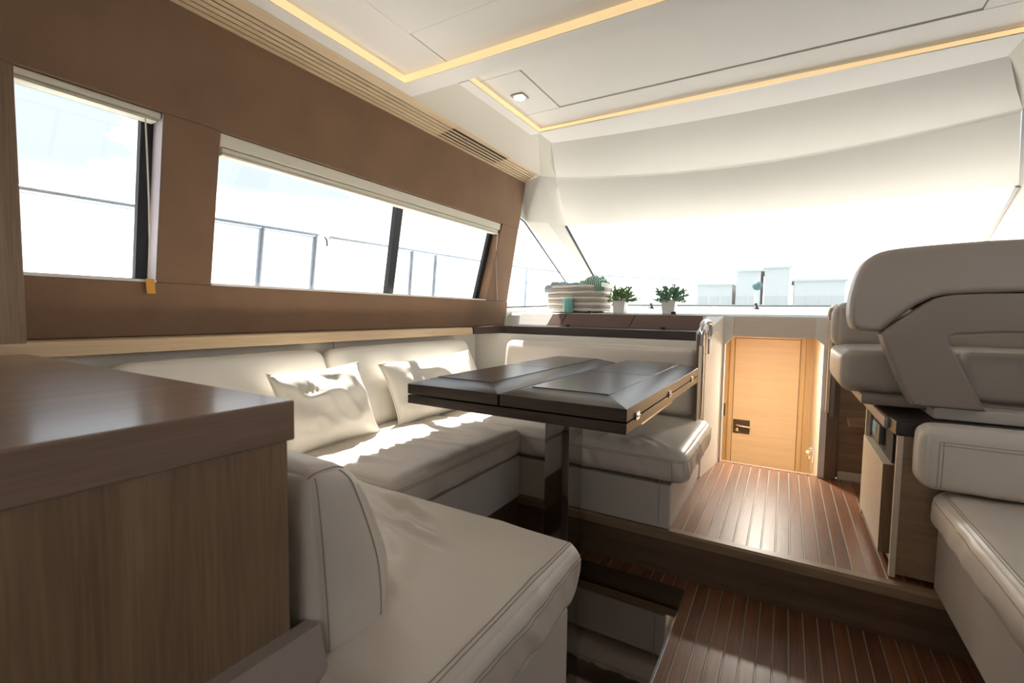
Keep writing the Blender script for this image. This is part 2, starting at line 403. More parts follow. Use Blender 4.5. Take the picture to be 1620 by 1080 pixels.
tr = hexa('trim_1', [(-1.80, -1.5, 0.862), (-1.695, -1.5, 0.862), (-1.695, 2.40, 0.862), (-1.80, 2.40, 0.862), (-1.80, -1.5, 0.905), (-1.70, -1.5, 0.905), (-1.70, 2.40, 0.905), (-1.80, 2.40, 0.905)], OAK_LIGHT, bevel=0.004)
tag(tr, 'pale oak rail running under the brown wall above the settee back', 'trim', kind='structure')

def window(n, side, y0, y1, z0, z1, label, muls=(), fw=0.02, fwd_w=0.02, yt=0.0):
    o = thing('window_%d' % n, ((wx(z0, 0.07) if side < 0 else mx_(wx(z0, 0.07))), (y0+y1)/2, z0), label, 'window', kind='structure')
    d0, d1 = 0.062, 0.085
    wallhex('frame', y0, y1, y0, y1+yt, z0, z0+0.012, d0, d1, BLACK, o, side, 0.001)
    wallhex('frame', y0, y1, y0, y1+yt, z1-fw, z1, d0, d1, BLACK, o, side, 0.001)
    wallhex('frame', y0, y0+fw, y0, y0+fw, z0+0.012, z1-fw, d0, d1, BLACK, o, side, 0.001)
    wallhex('frame', y1-fwd_w, y1, y1-fwd_w+yt, y1+yt, z0+0.012, z1-fw, d0, d1, BLACK, o, side, 0.001)
    edges = [y0+fw]
    for (a, b) in muls:
        wallhex('mullion', a, b, a, b, z0+0.012, z1-fw, 0.055, d1, BLACK, o, side, 0.002); edges += [a, b]
    edges.append(y1-fwd_w)
    for i in range(0, len(edges), 2):
        last = yt if i+2 >= len(edges) else 0
        wallhex('pane', edges[i]-0.003, edges[i+1]+0.003, edges[i]-0.003, edges[i+1]+0.003+last, z0+0.010, z1-fw+0.004, 0.071, 0.076, GLASS, o, side, 0)
    wallhex('sill', y0, y1, y0, y1, z0-0.001, z0+0.007, -0.003, 0.061, GRP, o, side, 0.001)
    return o
window(1, -1, -0.6, 0.728, 1.083, 1.606, 'square side window with black frame beside the oak post', fwd_w=0.035)
window(2, -1, 0.897, 2.665, 1.083, 1.606, 'long side window over the settee with a black mullion', muls=((1.80, 1.848),), fwd_w=0.045, yt=0.07)
window(3, 1, -0.6, 0.728, 1.083, 1.606, 'small starboard side window aft of the helm')
window(4, 1, 0.897, 2.665, 1.083, 1.606, 'long starboard side window next to the helm seat', muls=((1.80, 1.848),), yt=0.07)

# ------------------------------------------------------------------ ceiling
Z0 = 1.95
ce = thing('ceiling', (XC, 1.0, Z0), 'white panelled ceiling with warm light strips around its recesses', 'ceiling', kind='structure')
AX0, AX1, AY1 = -1.42, mx_(-1.42), 1.498        # aft recess
FX0, FX1, FY0, FY1 = -1.163, mx_(-1.163), 1.60, 2.235   # forward recess
RA, RF = 1.982, 1.972
def slab(name, x0, x1, y0, y1, z0, z1, m, bevel=0.0, par=ce): return box(name, x0, x1, y0, y1, z0, z1, m, par, bevel)
slab('border', -1.48, AX0, -2.2, AY1, Z0, 2.03, CEIL); slab('border', AX1, mx_(-1.48), -2.2, AY1, Z0, 2.03, CEIL)
slab('cross_beam', -1.48, mx_(-1.48), AY1, FY0, Z0, 2.03, CEIL)
slab('border', -1.215, FX0, FY0, FY1, Z0-0.004, 2.03, CEIL); slab('border', FX1, mx_(-1.215), FY0, FY1, Z0-0.004, 2.03, CEIL)
# aft recess panels (each panel a piece, thin shadow joints)
g = 0.002
slab('ceiling_panel', AX0, -1.195-g, -2.2, AY1, RA, 2.03, CEIL, 0.0015)
slab('ceiling_panel', -1.195+g, AX1-0.23, 1.285+g, AY1, RA, 2.03, CEIL, 0.0015)
slab('ceiling_panel', -1.195+g, AX1-0.23, -2.2, 1.285-g, RA-0.003, 2.03, CEIL, 0.0015)
slab('ceiling_panel', AX1-0.23+g, AX1, -2.2, AY1, RA, 2.03, CEIL, 0.0015)
slab('led_strip', AX0, AX0+0.004, -2.2, AY1-0.004, Z0+0.004, RA-0.001, LED); slab('led_strip', AX0, AX1, AY1-0.004, AY1, Z0+0.003, RA-0.001, LED)
slab('led_strip', AX1-0.004, AX1, -2.2, AY1-0.004, Z0+0.004, RA-0.001, LED)
# forward recess
HX0, HX1, HY0, HY1 = -0.966, 0.49, 1.675, 2.06
slab('ceiling_panel', FX0, FX1, FY0, HY0-g, RF, 2.03, CEIL, 0.0015)
slab('ceiling_panel', FX0, FX1, HY1+g, FY1, RF, 2.03, CEIL, 0.0015)
slab('ceiling_panel', FX0, HX0-g, HY0, HY1, RF, 2.03, CEIL, 0.0015); slab('ceiling_panel', HX1+g, FX1, HY0, HY1, RF, 2.03, CEIL, 0.0015)
hatch = slab('hatch_panel', HX0, HX1, HY0+0.002, HY1-0.001, RF+0.004, 2.03, CEIL, 0.004)
slab('led_strip', FX0, FX0+0.004, FY0+0.004, FY1-0.004, Z0+0.001, RF-0.001, LED); slab('led_strip', FX0, FX1, FY1-0.004, FY1, Z0+0.003, RF-0.003, LED)
slab('led_strip', FX1-0.004, FX1, FY0+0.004, FY1-0.004, Z0+0.001, RF-0.001, LED)
slab('roof_shell', -2.06, mx_(-2.06), -2.4, 2.45, 2.031, 2.09, GRP)  # sides carried out past the walls, unseen, to trim the sun on the seat
slab('sun_block_wing', -2.30, -2.061, -2.4, 0.95, 2.031, 2.09, GRP); slab('sun_block_wing', mx_(-2.061), mx_(-2.30), -2.4, 0.95, 2.031, 2.09, GRP)  # unseen wings added to keep the sun off the cabinet worktop
for sd in (-1, 1):
    xa, xb = sorted([(-1.95 if sd < 0 else mx_(-1.95)), (-1.20 if sd < 0 else mx_(-1.20))])
    slab('roof_shell', xa, xb, 2.451, 2.98, 2.031, 2.06, GRP)
# sloped soffit at both sides of the forward recess
for sd in (-1, 1):
    f = (lambda x: x) if sd < 0 else mx_
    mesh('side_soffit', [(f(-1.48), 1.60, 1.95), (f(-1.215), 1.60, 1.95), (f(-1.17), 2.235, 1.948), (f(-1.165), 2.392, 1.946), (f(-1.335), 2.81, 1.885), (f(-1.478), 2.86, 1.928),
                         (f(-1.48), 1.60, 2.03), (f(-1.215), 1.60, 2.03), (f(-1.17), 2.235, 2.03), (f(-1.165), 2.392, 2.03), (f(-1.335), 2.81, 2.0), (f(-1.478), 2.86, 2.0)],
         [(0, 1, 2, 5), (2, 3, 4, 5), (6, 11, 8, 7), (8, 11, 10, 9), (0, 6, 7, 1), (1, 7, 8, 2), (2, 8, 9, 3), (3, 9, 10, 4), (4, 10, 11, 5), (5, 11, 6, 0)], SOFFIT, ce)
# front lip + curved valance down to the windshield
def arc(xl, yside, ymid, z, n=28, x_at=None):
    xr = mx_(xl); out = []
    for i in range(n+1):
        t = i/n; x = xl+(xr-xl)*t; s = 1-(2*t-1)**2
        out.append(Vector((x, yside+(ymid-yside)*s, z)))
    return out
row0 = arc(-1.17, 2.232, 2.232, Z0-0.001); row1 = arc(-1.17, 2.39, 2.455, Z0-0.004); row2 = arc(-1.335, 2.81, 3.06, 1.885); row3 = arc(-1.50, 3.35, 3.42, 1.676)
def loft(name, rows, m, parent, sub=1, bulge=0.0, **k):
    vs_, fs = [], []
    n = len(rows[0])
    for r in rows: vs_ += [tuple(v) for v in r]
    for i in range(len(rows)-1):
        for j in range(n-1): fs.append((i*n+j, i*n+j+1, (i+1)*n+j+1, (i+1)*n+j))
    return mesh(name, vs_, fs, m, parent, smooth=True, recalc=True, **k)
def between(A, B, k, sag=0.0):
    return [[a.lerp(b, t/k)+Vector((0, 0, -sag*math.sin(math.pi*t/k))) for a, b in zip(A, B)] for t in range(k+1)]
loft('front_lip', between(row0, row1, 1), CEIL, ce)
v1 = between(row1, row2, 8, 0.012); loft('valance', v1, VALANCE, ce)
rim = [[a+Vector((0, dy, dz)) for a in row2] for dy, dz in ((-0.010, 0.001), (0.002, -0.004), (0.012, -0.012))]
loft('valance_ridge', rim, CEIL, ce)  # lighter vinyl than the valance: the ridge's highlight is put into the colour
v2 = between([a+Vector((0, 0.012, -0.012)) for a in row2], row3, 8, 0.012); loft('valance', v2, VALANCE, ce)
out_rows = [[a+Vector((0, 0.03, 0.10)) for a in row1], [a+Vector((0, 0.05, 0.10)) for a in row2], [a+Vector((0, 0.06, 0.035)) for a in row3], row3]
loft('roof_front', out_rows, GRP, ce)

# A pillars and quarter windows
L1t, L1b = Vector((-1.683, 3.049, 1.675)), Vector((-1.742, 3.882, 1.318)); L1e = L1t+(L1b-L1t)*(1.675-1.09)/(1.675-1.318)
L2t = row3[0]; L2e = Vector((-1.52, 4.50, 1.075))
wf = thing('wall_front', (XC, 3.6, 1.0), 'white moulded windshield pillars and coaming at the bow end', 'wall', kind='structure')
for sd in (-1, 1):
    f = (lambda v: tuple(v)) if sd < 0 else (lambda v: (mx_(v[0]), v[1], v[2]))
    vs_ = [L1t, L1e, L2e, L2t]; out = [v+Vector((-0.05, 0.05, 0.05)) for v in vs_]
    md0 = L1t.lerp(L2t, 0.5)+Vector((0.02, -0.03, 0.0)); md1 = L1e.lerp(L2e, 0.5)+Vector((0.02, -0.03, 0))
    a = [f(v) for v in [L1t, L1e, md1, md0, L2t, L2e]+[out[0], out[1], out[2], out[3]]]
    mesh('pillar', a, [(0, 1, 2, 3), (3, 2, 5, 4), (6, 9, 8, 7), (0, 6, 7, 1), (4, 5, 8, 9), (0, 3, 4, 9, 6), (1, 7, 8, 5, 2)], VALANCE, wf)
    hd = [Vector((-1.478, 2.86, 1.928)), Vector((-1.335, 2.81, 1.885)), L2t, md0, L1t, Vector((-1.69, 2.95, 1.70)), Vector((-1.645, 2.95, 1.93))]
    mesh('pillar_head', [f(v) for v in hd], [(0, 1, 2, 3), (0, 3, 4, 6), (4, 5, 6)], VALANCE, wf, smooth='all')
    mesh('pillar_head_shell', [f(v+Vector((-0.06, 0.06, 0.07))) for v in hd], [(0, 1, 2, 3), (0, 3, 4, 6), (4, 5, 6)], GRP, wf)
    # coaming below the quarter window
    hexa('coaming', [f((-1.79, 2.95, 0.5)), f((-1.60, 4.75, 0.5)), f((-1.70, 4.78, 0.5)), f((-1.90, 2.95, 0.5)), f((-1.785, 2.95, 1.035)), f((-1.60, 4.75, 1.09)), f((-1.70, 4.78, 1.09)), f((-1.90, 2.95, 1.035))], GRP, wf)
    # quarter window pane + black seal
    qn = thing('window_%d' % (5 if sd < 0 else 6), f((-1.74, 3.4, 1.04)), 'triangular quarter window between the brown wall and the pillar' if sd < 0 else 'triangular quarter window on the starboard side', 'window', kind='structure')
    pl = [(2.945, 1.70), (3.02, 1.675), (L1t.y, L1t.z), (L1b.y, L1b.z), (L1e.y, 1.085), (2.945, 1.035)]
    def pw(p, t): return f((wx(p[1], 0.02+0.004*t), p[0], p[1]))
    prism('pane', pl, pw, GLASS, qn)
    seal = [Vector((wx(z, 0.012), y, z)) for y, z in ((2.95, 1.688), (L1t.y-0.01, L1t.z-0.003), (L1b.y, L1b.z), (L1e.y, L1e.z))]
    tube('seal', [f(v) for v in seal], 0.006, BLACK, qn, 6)
    tube('seal', [f(Vector((wx(z, 0.012), y, z))) for y, z in ((2.95, 1.04), (L1e.y, 1.09))], 0.006, BLACK, qn, 6)

ws = thing('window_7', (XC, 4.4, 1.08), 'wide raked front windshield over the dashboard', 'window', kind='structure')
base_row = [Vector((a.x*1.0, 4.50+0.10*(1-(2*i/28-1)**2), 1.085)) for i, a in enumerate(arc(-1.52, 4.5, 4.6, 1.08))]
wr = between(row3, base_row, 6); loft('pane', wr, GLASSW, ws)
tube('seal', [v+Vector((0, -0.01, 0.008)) for v in base_row], 0.010, mat('grey_seal', (0.10, 0.12, 0.13), 0.5), ws, 6)
tube('seal', [row3[0], base_row[0]], 0.010, BLACK, ws, 6); tube('seal', [row3[-1], base_row[-1]], 0.014, mat('pale_grey_seal', (0.42, 0.40, 0.38), 0.5), ws, 6)

# aft bulkhead with a wide glazed opening (behind the camera)
wb = thing('wall_back', (XC, -2.2, 0), 'aft bulkhead around the glazed cockpit doorway', 'wall', kind='structure')
box('side_panel', -1.95, -1.45, -2.26, -2.2, -0.1, 2.05, OAK_Z, wb); box('side_panel', mx_(-1.45), mx_(-1.95), -2.26, -2.2, -0.1, 2.05, OAK_Z, wb)
box('header', -1.45, mx_(-1.45), -2.26, -2.2, 1.93, 2.05, GRP, wb)
dg = thing('door_2', (XC, -2.23, 0), 'glazed cockpit door at the aft end of the saloon', 'door', kind='structure')
for i in range(3):
    x0 = -1.45+i*2.38/3; x1 = x0+2.38/3
    box('frame', x0, x0+0.03, -2.25, -2.21, 0, 1.93, CHROME, dg); box('pane', x0+0.03, x1, -2.233, -2.227, 0, 1.93, GLASS, dg, 0)

ck = thing('aft_light_blocker', (XC, -4.0, 2.1), 'unseen white overhang added behind the saloon to cut the light from aft', 'overhang', kind='structure')  # unseen roof and sides added to dim the light through the aft doorway
box('roof', -2.3, mx_(-2.3), -6.2, -2.41, 2.03, 2.15, GRP, ck); box('blocker_side', -2.4, -2.3, -6.2, -2.6, -0.2, 0.95, GRP, ck); box('blocker_side', mx_(-2.3), mx_(-2.4), -6.2, -2.6, -0.2, 0.95, GRP, ck)
box('transom', -2.4, mx_(-2.4), -6.3, -6.2, -0.2, 0.95, GRP, ck); box('cockpit_floor', -2.4, mx_(-2.4), -6.3, -2.42, -0.2, -0.05, TEAK, ck)

# ------------------------------------------------------------------ slatted vent strip under the ceiling
A_, B_ = Vector((-1.643, 0, 1.924)), Vector((-1.477, 0, 1.949))
GROOVE = mat('oak_groove', (0.17, 0.10, 0.05), 0.7); SLAT = wood('pale_slat_y', (0.60, 0.46, 0.29), (0.74, 0.60, 0.41), 'Y')
ts = [(0.0, 0.115), (0.145, 0.255), (0.285, 0.395), (0.425, 0.535), (0.565, 0.675), (0.705, 1.0)]
def slat_vent(sd, label):
    f = (lambda x: x) if sd < 0 else mx_
    vg = thing('slat_vent', (f(-1.56), 1.0, 1.93), label, 'vent', 'oak slat vents under the ceiling edges')
    def vq(t, y, d=0.0):
        p = A_.lerp(B_, t); return (f(p.x-0.15*d), y, p.z+d)
    def strip(name, t0, t1, y0, y1, d0, d1, m, bevel=0.001):
        ya, yb = (y1, y1) if y1 < 2.8 else (y1-0.105*t0, y1-0.105*t1)
        hexa(name, [vq(t0, y0, d0), vq(t1, y0, d0), vq(t1, yb, d0), vq(t0, ya, d0), vq(t0, y0, d1), vq(t1, y0, d1), vq(t1, yb, d1), vq(t0, ya, d1)], m, vg, bevel)
    strip('backing', 0, 1.0, -2.2, 2.956, 0.007, 0.016, GROOVE, 0)
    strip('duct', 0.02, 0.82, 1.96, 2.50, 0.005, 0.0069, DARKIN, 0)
    for t0, t1 in ts:
        strip('slat', t0, t1, -2.2, 1.96, 0, 0.0068, SLAT)
        strip('slat', t0, t1, 2.50, 2.955, 0, 0.0068, SLAT)
        if t0 == 0.0: strip('slat', t0, t1, 1.96, 2.50, 0, 0.0068, SLAT)
        elif t1 == 1.0: strip('slat', 0.755, t1, 1.96, 2.50, 0, 0.0068, SLAT)
        else: strip('slat', t0+0.025, t1-0.02, 1.96, 2.50, 0.0, 0.004, SLAT)
slat_vent(-1, 'long pale oak slatted vent strip along the top of the brown wall')
slat_vent(1, 'pale oak slatted vent strip on the starboard side above the helm')

# ------------------------------------------------------------------ roller blinds
def blind(y0, y1, zt, zb, label, cy, ct):
    b = thing('roller_blind', (wx(zt, 0.02), (y0+y1)/2, zb), label, 'blind', 'cream roller blinds rolled up at window tops')
    h = zt-zb
    wallhex('cassette', y0, y1, y0, y1, zb+h*0.42, zt, 0.008, 0.05, BLIND, b, -1, 0.004)
    wallhex('rolled_cloth', y0+0.01, y1-0.01, y0+0.01, y1-0.01, zb+h*0.12, zb+h*0.40, 0.014, 0.044, BLIND, b, -1, 0.006)
    wallhex('bottom_bar', y0+0.01, y1-0.01, y0+0.01, y1-0.01, zb, zb+h*0.11, 0.010, 0.048, BLIND, b, -1, 0.003)
    pts = spline([(wx(zb, 0.012), cy, zb), (wx(1.35, 0.0), cy+0.012, 1.35), (wx(1.09, -0.008), ct, 1.09)], 8)
    tube('cord', pts, 0.0022, CORD, b, 6)
    return b
b1 = blind(-0.58, 0.725, 1.604, 1.575, 'thin rolled blind at the top of the square window beside the post', 0.685, 0.707)
hexa('tag', [(-1.771, 0.697, 1.045), (-1.771, 0.722, 1.045), (-1.775, 0.722, 1.045), (-1.775, 0.697, 1.045), (-1.764, 0.693, 1.092), (-1.764, 0.717, 1.092), (-1.768, 0.717, 1.092), (-1.768, 0.693, 1.092)], ORANGE, b1, 0.001)
b2 = blind(0.90, 2.725, 1.604, 1.532, 'thick rolled blind along the top of the long window over the settee', 2.71, 2.80)

# ------------------------------------------------------------------ settee bases
def settee(name, x0, x1, y0, y1, z0, z1, label, group='cream upholstered settee bases'):
    return tag(box(name, x0, x1, y0, y1, z0, z1, BASE_L, None, 0.008, 3), label, 'settee', group)
ZS = 0.485
sb1 = settee('settee', -1.72, -1.005, 0.98, 1.80, 0.173, 0.361, 'cream upholstered base of the settee under the long window')
sb2 = settee('settee', -1.72, -0.352, 1.808, 2.53, 0.176, 0.350, 'cream upholstered base of the settee that backs onto the dark counter')
box('seam_line', -0.395, -0.392, 1.8065, 1.812, 0.19, 0.37, THREAD, sb2, 0)
sb3 = settee('settee', -1.70, -0.388, 0.402, 0.925, 0.0, 0.353, 'cream upholstered base of the seat next to the oak cabinet')
kk = box('trim_2', -1.70, -1.02, 0.94, 1.81, 0.0, 0.172, RISER); tag(kk, 'dark wooden toe kick under the settee base by the window', 'trim', kind='structure')

# ------------------------------------------------------------------ settee cushions
def cushion(name, c, h, r, label, group, m=LEATHER, seams=(), cat='cushion', step=0.02, **kw):
    cu = Cush(c, h, r, **kw); o = cu.build(name, m, None, step); tag(o, label, cat, group)
    if seams: cu.seam('stitching', seams(cu.h) if callable(seams) else seams, o)
    return cu, o
SG = 'cream leather settee seat cushions'; BG = 'cream leather settee back cushions'
# seat by the cabinet (nearest): front edge toward +Y, free side toward +X
def mkfolds(seed, n, xr, yr, ang, spread, ln, w_, hh):
    rd = random.Random(seed); out = []
    for i in range(n):
        x, y = rd.uniform(*xr), rd.uniform(*yr); a = ang+rd.uniform(-spread, spread); L = rd.uniform(*ln)
        out.append((x, y, x+L*math.cos(a), y+L*math.sin(a), rd.uniform(*w_), rd.uniform(*hh)))
    return out
NF = mkfolds(4, 18, (-0.16, 0.10), (-0.06, 0.25), -0.35, 0.28, (0.16, 0.32), (0.011, 0.018), (0.009, 0.015)) + mkfolds(7, 7, (0.05, 0.3), (-0.16, 0.12), -0.25, 0.3, (0.16, 0.26), (0.016, 0.024), (0.008, 0.012))
LF = mkfolds(11, 26, (-0.10, 0.10), (-0.40, 0.38), 0.25, 0.25, (0.12, 0.24), (0.010, 0.015), (0.004, 0.008))
FF = mkfolds(15, 16, (-0.3, 0.5), (-0.30, -0.1), -1.2, 0.5, (0.08, 0.2), (0.010, 0.015), (0.004, 0.008))
RF_ = mkfolds(19, 16, (-0.38, -0.2), (-1.0, 1.1), 0.5, 0.5, (0.08, 0.2), (0.012, 0.02), (0.001, 0.0025))
def seams_near(h):
    hx, hy, hz = h; L = []
    for dz in (0.028, 0.036): L.append(((hx, -hy, hz-dz), (hx, hy, hz-dz)))
    for dx in (0.020, 0.027): L.append(((hx-dx, -hy, hz), (hx-dx, hy, hz)))
    return L
cushion('settee_cushion', (-0.945, 0.685, 0.428), (0.575, 0.281, 0.064), 0.035, 'wide cream leather seat cushion beside the oak cabinet', SG, seams=seams_near, puff=(0.006, 0.006, 0.010), amp=0.006, freq=(5, 2.2, 4), ang=0.75, seed=3, step=0.009, folds=NF, skirt=0.012, sfreq=20)
def seams_left(h):
    hx, hy, hz = h
    return [((hx, -hy, hz-dz), (hx, hy, hz-dz)) for dz in (0.030, 0.037)]
cushion('settee_cushion', (-1.275, 1.383, 0.43), (0.292, 0.402, 0.062), 0.04, 'sunlit cream leather seat cushion under the long window', SG, seams=seams_left, puff=(0.006, 0.006, 0.010), amp=0.004, freq=(2.4, 7, 4), ang=0.25, seed=8, step=0.010, folds=LF, skirt=0.013, sfreq=24)
def seams_fwd(h):
    hx, hy, hz = h
    L = [((-hx, -hy, hz-dz), (hx, -hy, hz-dz)) for dz in (0.032, 0.039)]
    L += [((hx, -hy, hz-0.034), (hx, hy, hz-0.034)), ((hx-0.05, -hy, hz-0.034), (hx-0.05, -hy, -hz))]
    return L
cushion('settee_cushion', (-0.90, 2.12, 0.425), (0.605, 0.335, 0.064), 0.04, 'cream leather seat cushion at the companionway end behind the table', SG, seams=seams_fwd, puff=(0.010, 0.004, 0.008), amp=0.004, freq=(6, 2.6, 5), ang=0.1, seed=5, step=0.012, folds=FF, skirt=0.013, sfreq=24)
# back cushions
def rotm(ax, a): return Matrix.Rotation(a, 3, ax)
cushion('back_cushion', (-1.64, 0.925, 0.652), (0.05, 0.365, 0.190), 0.045, 'cream back cushion under the long window behind the cabinet corner', BG, LEATHER_W, puff=(0.012, 0, 0.01), amp=0.002, seed=2, rot=rotm('Y', -0.46), step=0.025)
cushion('back_cushion', (-1.64, 1.81, 0.652), (0.05, 0.505, 0.190), 0.045, 'cream back cushion under the long window behind the far throw pillow', BG, LEATHER_W, puff=(0.012, 0, 0.01), amp=0.002, seed=4, rot=rotm('Y', -0.46), step=0.025)
cushion('back_cushion', (-0.93, 2.475, 0.662), (0.56, 0.055, 0.168), 0.04, 'long cream back cushion below the dark counter behind the table', BG, LEATHER, puff=(0, 0.015, 0.008), amp=0.002, seed=6, rot=rotm('X', -0.16), step=0.025)
def seams_nb(h):
    hx, hy, hz = h
    return [((hx, hy-0.022, -hz), (hx, hy-0.022, hz)), ((hx, -hy+0.010, -hz), (hx, -hy+0.010, hz)), ((hx-0.012, -hy, hz-0.002), (hx-0.012, hy, hz-0.002))]
cushion('back_cushion', (-1.045, 0.462, 0.615), (0.475, 0.042, 0.147), 0.035, 'rounded leather back cushion standing against the oak cabinet end', BG, LEATHER, seams=seams_nb, puff=(0.012, 0.012, 0.006), amp=0.005, freq=(5, 5, 8), seed=9, wedge=0.070, tilt=0.015, step=0.012)
# leather panel behind the left back cushions, back board behind the forward one
pb = box('settee_back_panel', -1.805, -1.785, 0.42, 1.42, 0.38, 0.861, LEATHER_W, None, 0.004); tag(pb, 'cream panel under the oak rail at the cabinet end', 'panel', 'cream panels behind the settee cushions')
pb = box('settee_back_panel', -1.805, -1.785, 1.423, 2.555, 0.38, 0.861, LEATHER_W, None, 0.004); tag(pb, 'cream panel under the oak rail at the corner end', 'panel', 'cream panels behind the settee cushions')
pb = box('settee_back_panel', -1.80, -0.37, 2.56, 2.60, 0.30, 0.867, LEATHER_W, None, 0.006); tag(pb, 'cream panel under the dark counter edge', 'panel', 'cream panels behind the settee cushions')

# ------------------------------------------------------------------ throw pillows
def pillow(c, W, Hh, T, rot, label, seed):
    bm = bmesh.new(); n = 36; grid = {}
    R3 = rot; c = Vector(c)
    for s in (-1, 1):
        for i in range(n+1):
            for j in range(n+1):
                u, v = 2*i/n-1, 2*j/n-1
                edge = i in (0, n) or j in (0, n)
                if edge and s == 1: grid[(s, i, j)] = grid[(-1, i, j)]; continue
                k = 1-0.085*(1-v*v)*abs(u)**3; k2 = 1-0.085*(1-u*u)*abs(v)**3
                x, y = u*W/2*k, v*Hh/2*k2
                t = (max(0, 1-abs(u)**2.6)**0.62)*(max(0, 1-abs(v)**2.6)**0.62)
                wv = noise.noise(Vector((u*1.9+seed, v*1.9, s*2.0)))
                rid = max(0, 1-2.4*abs(noise.noise(Vector((u*2.2+v*1.3+seed*3, v*1.1-u*0.8, s+seed)))))**2
                z = s*T/2*t*(1+0.22*wv) + s*0.014*rid*t**0.4*(0.4+0.6*max(0, noise.noise(Vector((u*1.5, v*1.5, seed+9)))+0.4))
                z += 0.012*noise.noise(Vector((u*1.4, v*1.4, seed+3)))
                grid[(s, i, j)] = bm.verts.new(c + R3 @ Vector((x, y, z)))
    for s in (-1, 1):
        for i in range(n):
            for j in range(n):
                q = list(dict.fromkeys([grid[(s, i, j)], grid[(s, i+1, j)], grid[(s, i+1, j+1)], grid[(s, i, j+1)]]))
                try: bm.faces.new(q if s > 0 else q[::-1])
                except ValueError: pass
    loop = [grid[(-1, i, 0)].co.copy() for i in range(n)] + [grid[(-1, n, j)].co.copy() for j in range(n)] + [grid[(-1, n-i, n)].co.copy() for i in range(n)] + [grid[(-1, 0, n-j)].co.copy() for j in range(n)]
    o = from_bm('throw_pillow', bm, PILLOW, None, 'all'); tag(o, label, 'pillow', 'cream throw pillows on the settee')
    tube('piping', loop, 0.0035, PILLOW, o, 6, True)
    return o
# local x -> along Y, local y -> up (leaning), local z -> +X
def prot(lean, twist=0.0, rollz=0.0):
    ux = Vector((math.sin(twist), math.cos(twist), 0)); n0 = Vector((math.cos(twist), -math.sin(twist), 0))
    uy = Vector((0, 0, 1))*math.cos(lean) - n0*math.sin(lean)
    uz = n0*math.cos(lean)+Vector((0, 0, 1))*math.sin(lean)
    a, b = ux*math.cos(rollz)+uy*math.sin(rollz), uy*math.cos(rollz)-ux*math.sin(rollz)
    return Matrix((a, b, uz)).transposed()
pillow((-1.500, 1.165, 0.634), 0.40, 0.31, 0.115, prot(0.40, 0.04, 0.03), 'plump cream pillow nearest the oak cabinet, propped on the settee', 1.3)
pillow((-1.505, 1.83, 0.634), 0.70, 0.30, 0.11, prot(0.42, 0.0, 0.03), 'wide cream pillow in the corner of the settee behind the table', 4.7)

# ------------------------------------------------------------------ dining table
T = thing('dining_table', (-0.742, 1.69, 0.008), 'dark wenge folding table with two sloped-edge leaves on a chrome column', 'table')
TX0, TX1, TY0, TY1, TZ = -1.078, -0.337, 1.151, 2.255, 0.76
TS = (TX0+TX1)/2-0.012
box('lower_board', TX0, TX1, TY0, TY1, 0.694, 0.7235, WENGE, T, 0.003)
INSET = wood('wenge_inset', (0.045, 0.036, 0.034), (0.07, 0.055, 0.05), 'Y', rough=0.22, bump=0.05)
def leaf(x0, x1):
    b = 0.068; h = 0.02
    def ring(d, z): return [(x0+d, TY0+d, z), (x1-d, TY0+d, z), (x1-d, TY1-d, z), (x0+d, TY1-d, z)]
    vs_ = ring(0, 0.7265)+ring(0, TZ)+ring(b, TZ+h)
    fs = [(0, 3, 2, 1)]+[(i, (i+1) % 4, (i+1) % 4+4, i+4) for i in range(4)]+[(4+i, 4+(i+1) % 4, 8+(i+1) % 4, 8+i) for i in range(4)]+[(8, 9, 10, 11)]
    lf = mesh('leaf', vs_, fs, WENGE, T, bevel=0.0015, seg=1)
    for (y0, y1) in ((TY0+b+0.003, 1.687), (1.693, TY1-b-0.003)):
        box('inset_panel', x0+b+0.003, x1-b-0.003, y0, y1, TZ+h-0.001, TZ+h+0.0018, INSET, lf, 0.0008)
leaf(TX0, TS-0.0025); leaf(TS+0.0025, TX1)
for y in (1.247, 1.653, 2.091):
    lt = box('latch', TX1-0.001, TX1+0.004, y-0.016, y+0.016, 0.717, 0.739, CHROME, T, 0.0015)
    tube('latch_pin', [(TX1+0.0045, y-0.013, 0.728), (TX1+0.0045, y+0.013, 0.728)], 0.0028, CHROME, lt, 8)
box('slide_rail', TX1-0.03, TX1-0.008, 1.33, 1.75, 0.682, 0.6945, CHROME, T, 0.002)
box('slide_rail', TX0+0.06, TX0+0.085, 1.30, 1.75, 0.676, 0.6945, BLACK, T, 0.002)
box('top_plate', -0.90, -0.585, 1.45, 1.93, 0.682, 0.694, COLUMN, T, 0.002)
box('column', -0.796, -0.692, 1.62, 1.756, 0.008, 0.683, COLUMN, T, 0.003)
fp = thing('floor_plate', (-0.64, 1.32, 0.0), 'dark mirror-polished steel plate on the floor under the table', 'plate')
box('plate', -1.0, -0.275, 0.95, 1.731, 0.0005, 0.0065, MIRROR, fp, 0.001)
box('edge_trim', -0.2745, -0.270, 0.95, 1.731, 0.0005, 0.0075, CHROME, fp, 0.0008)

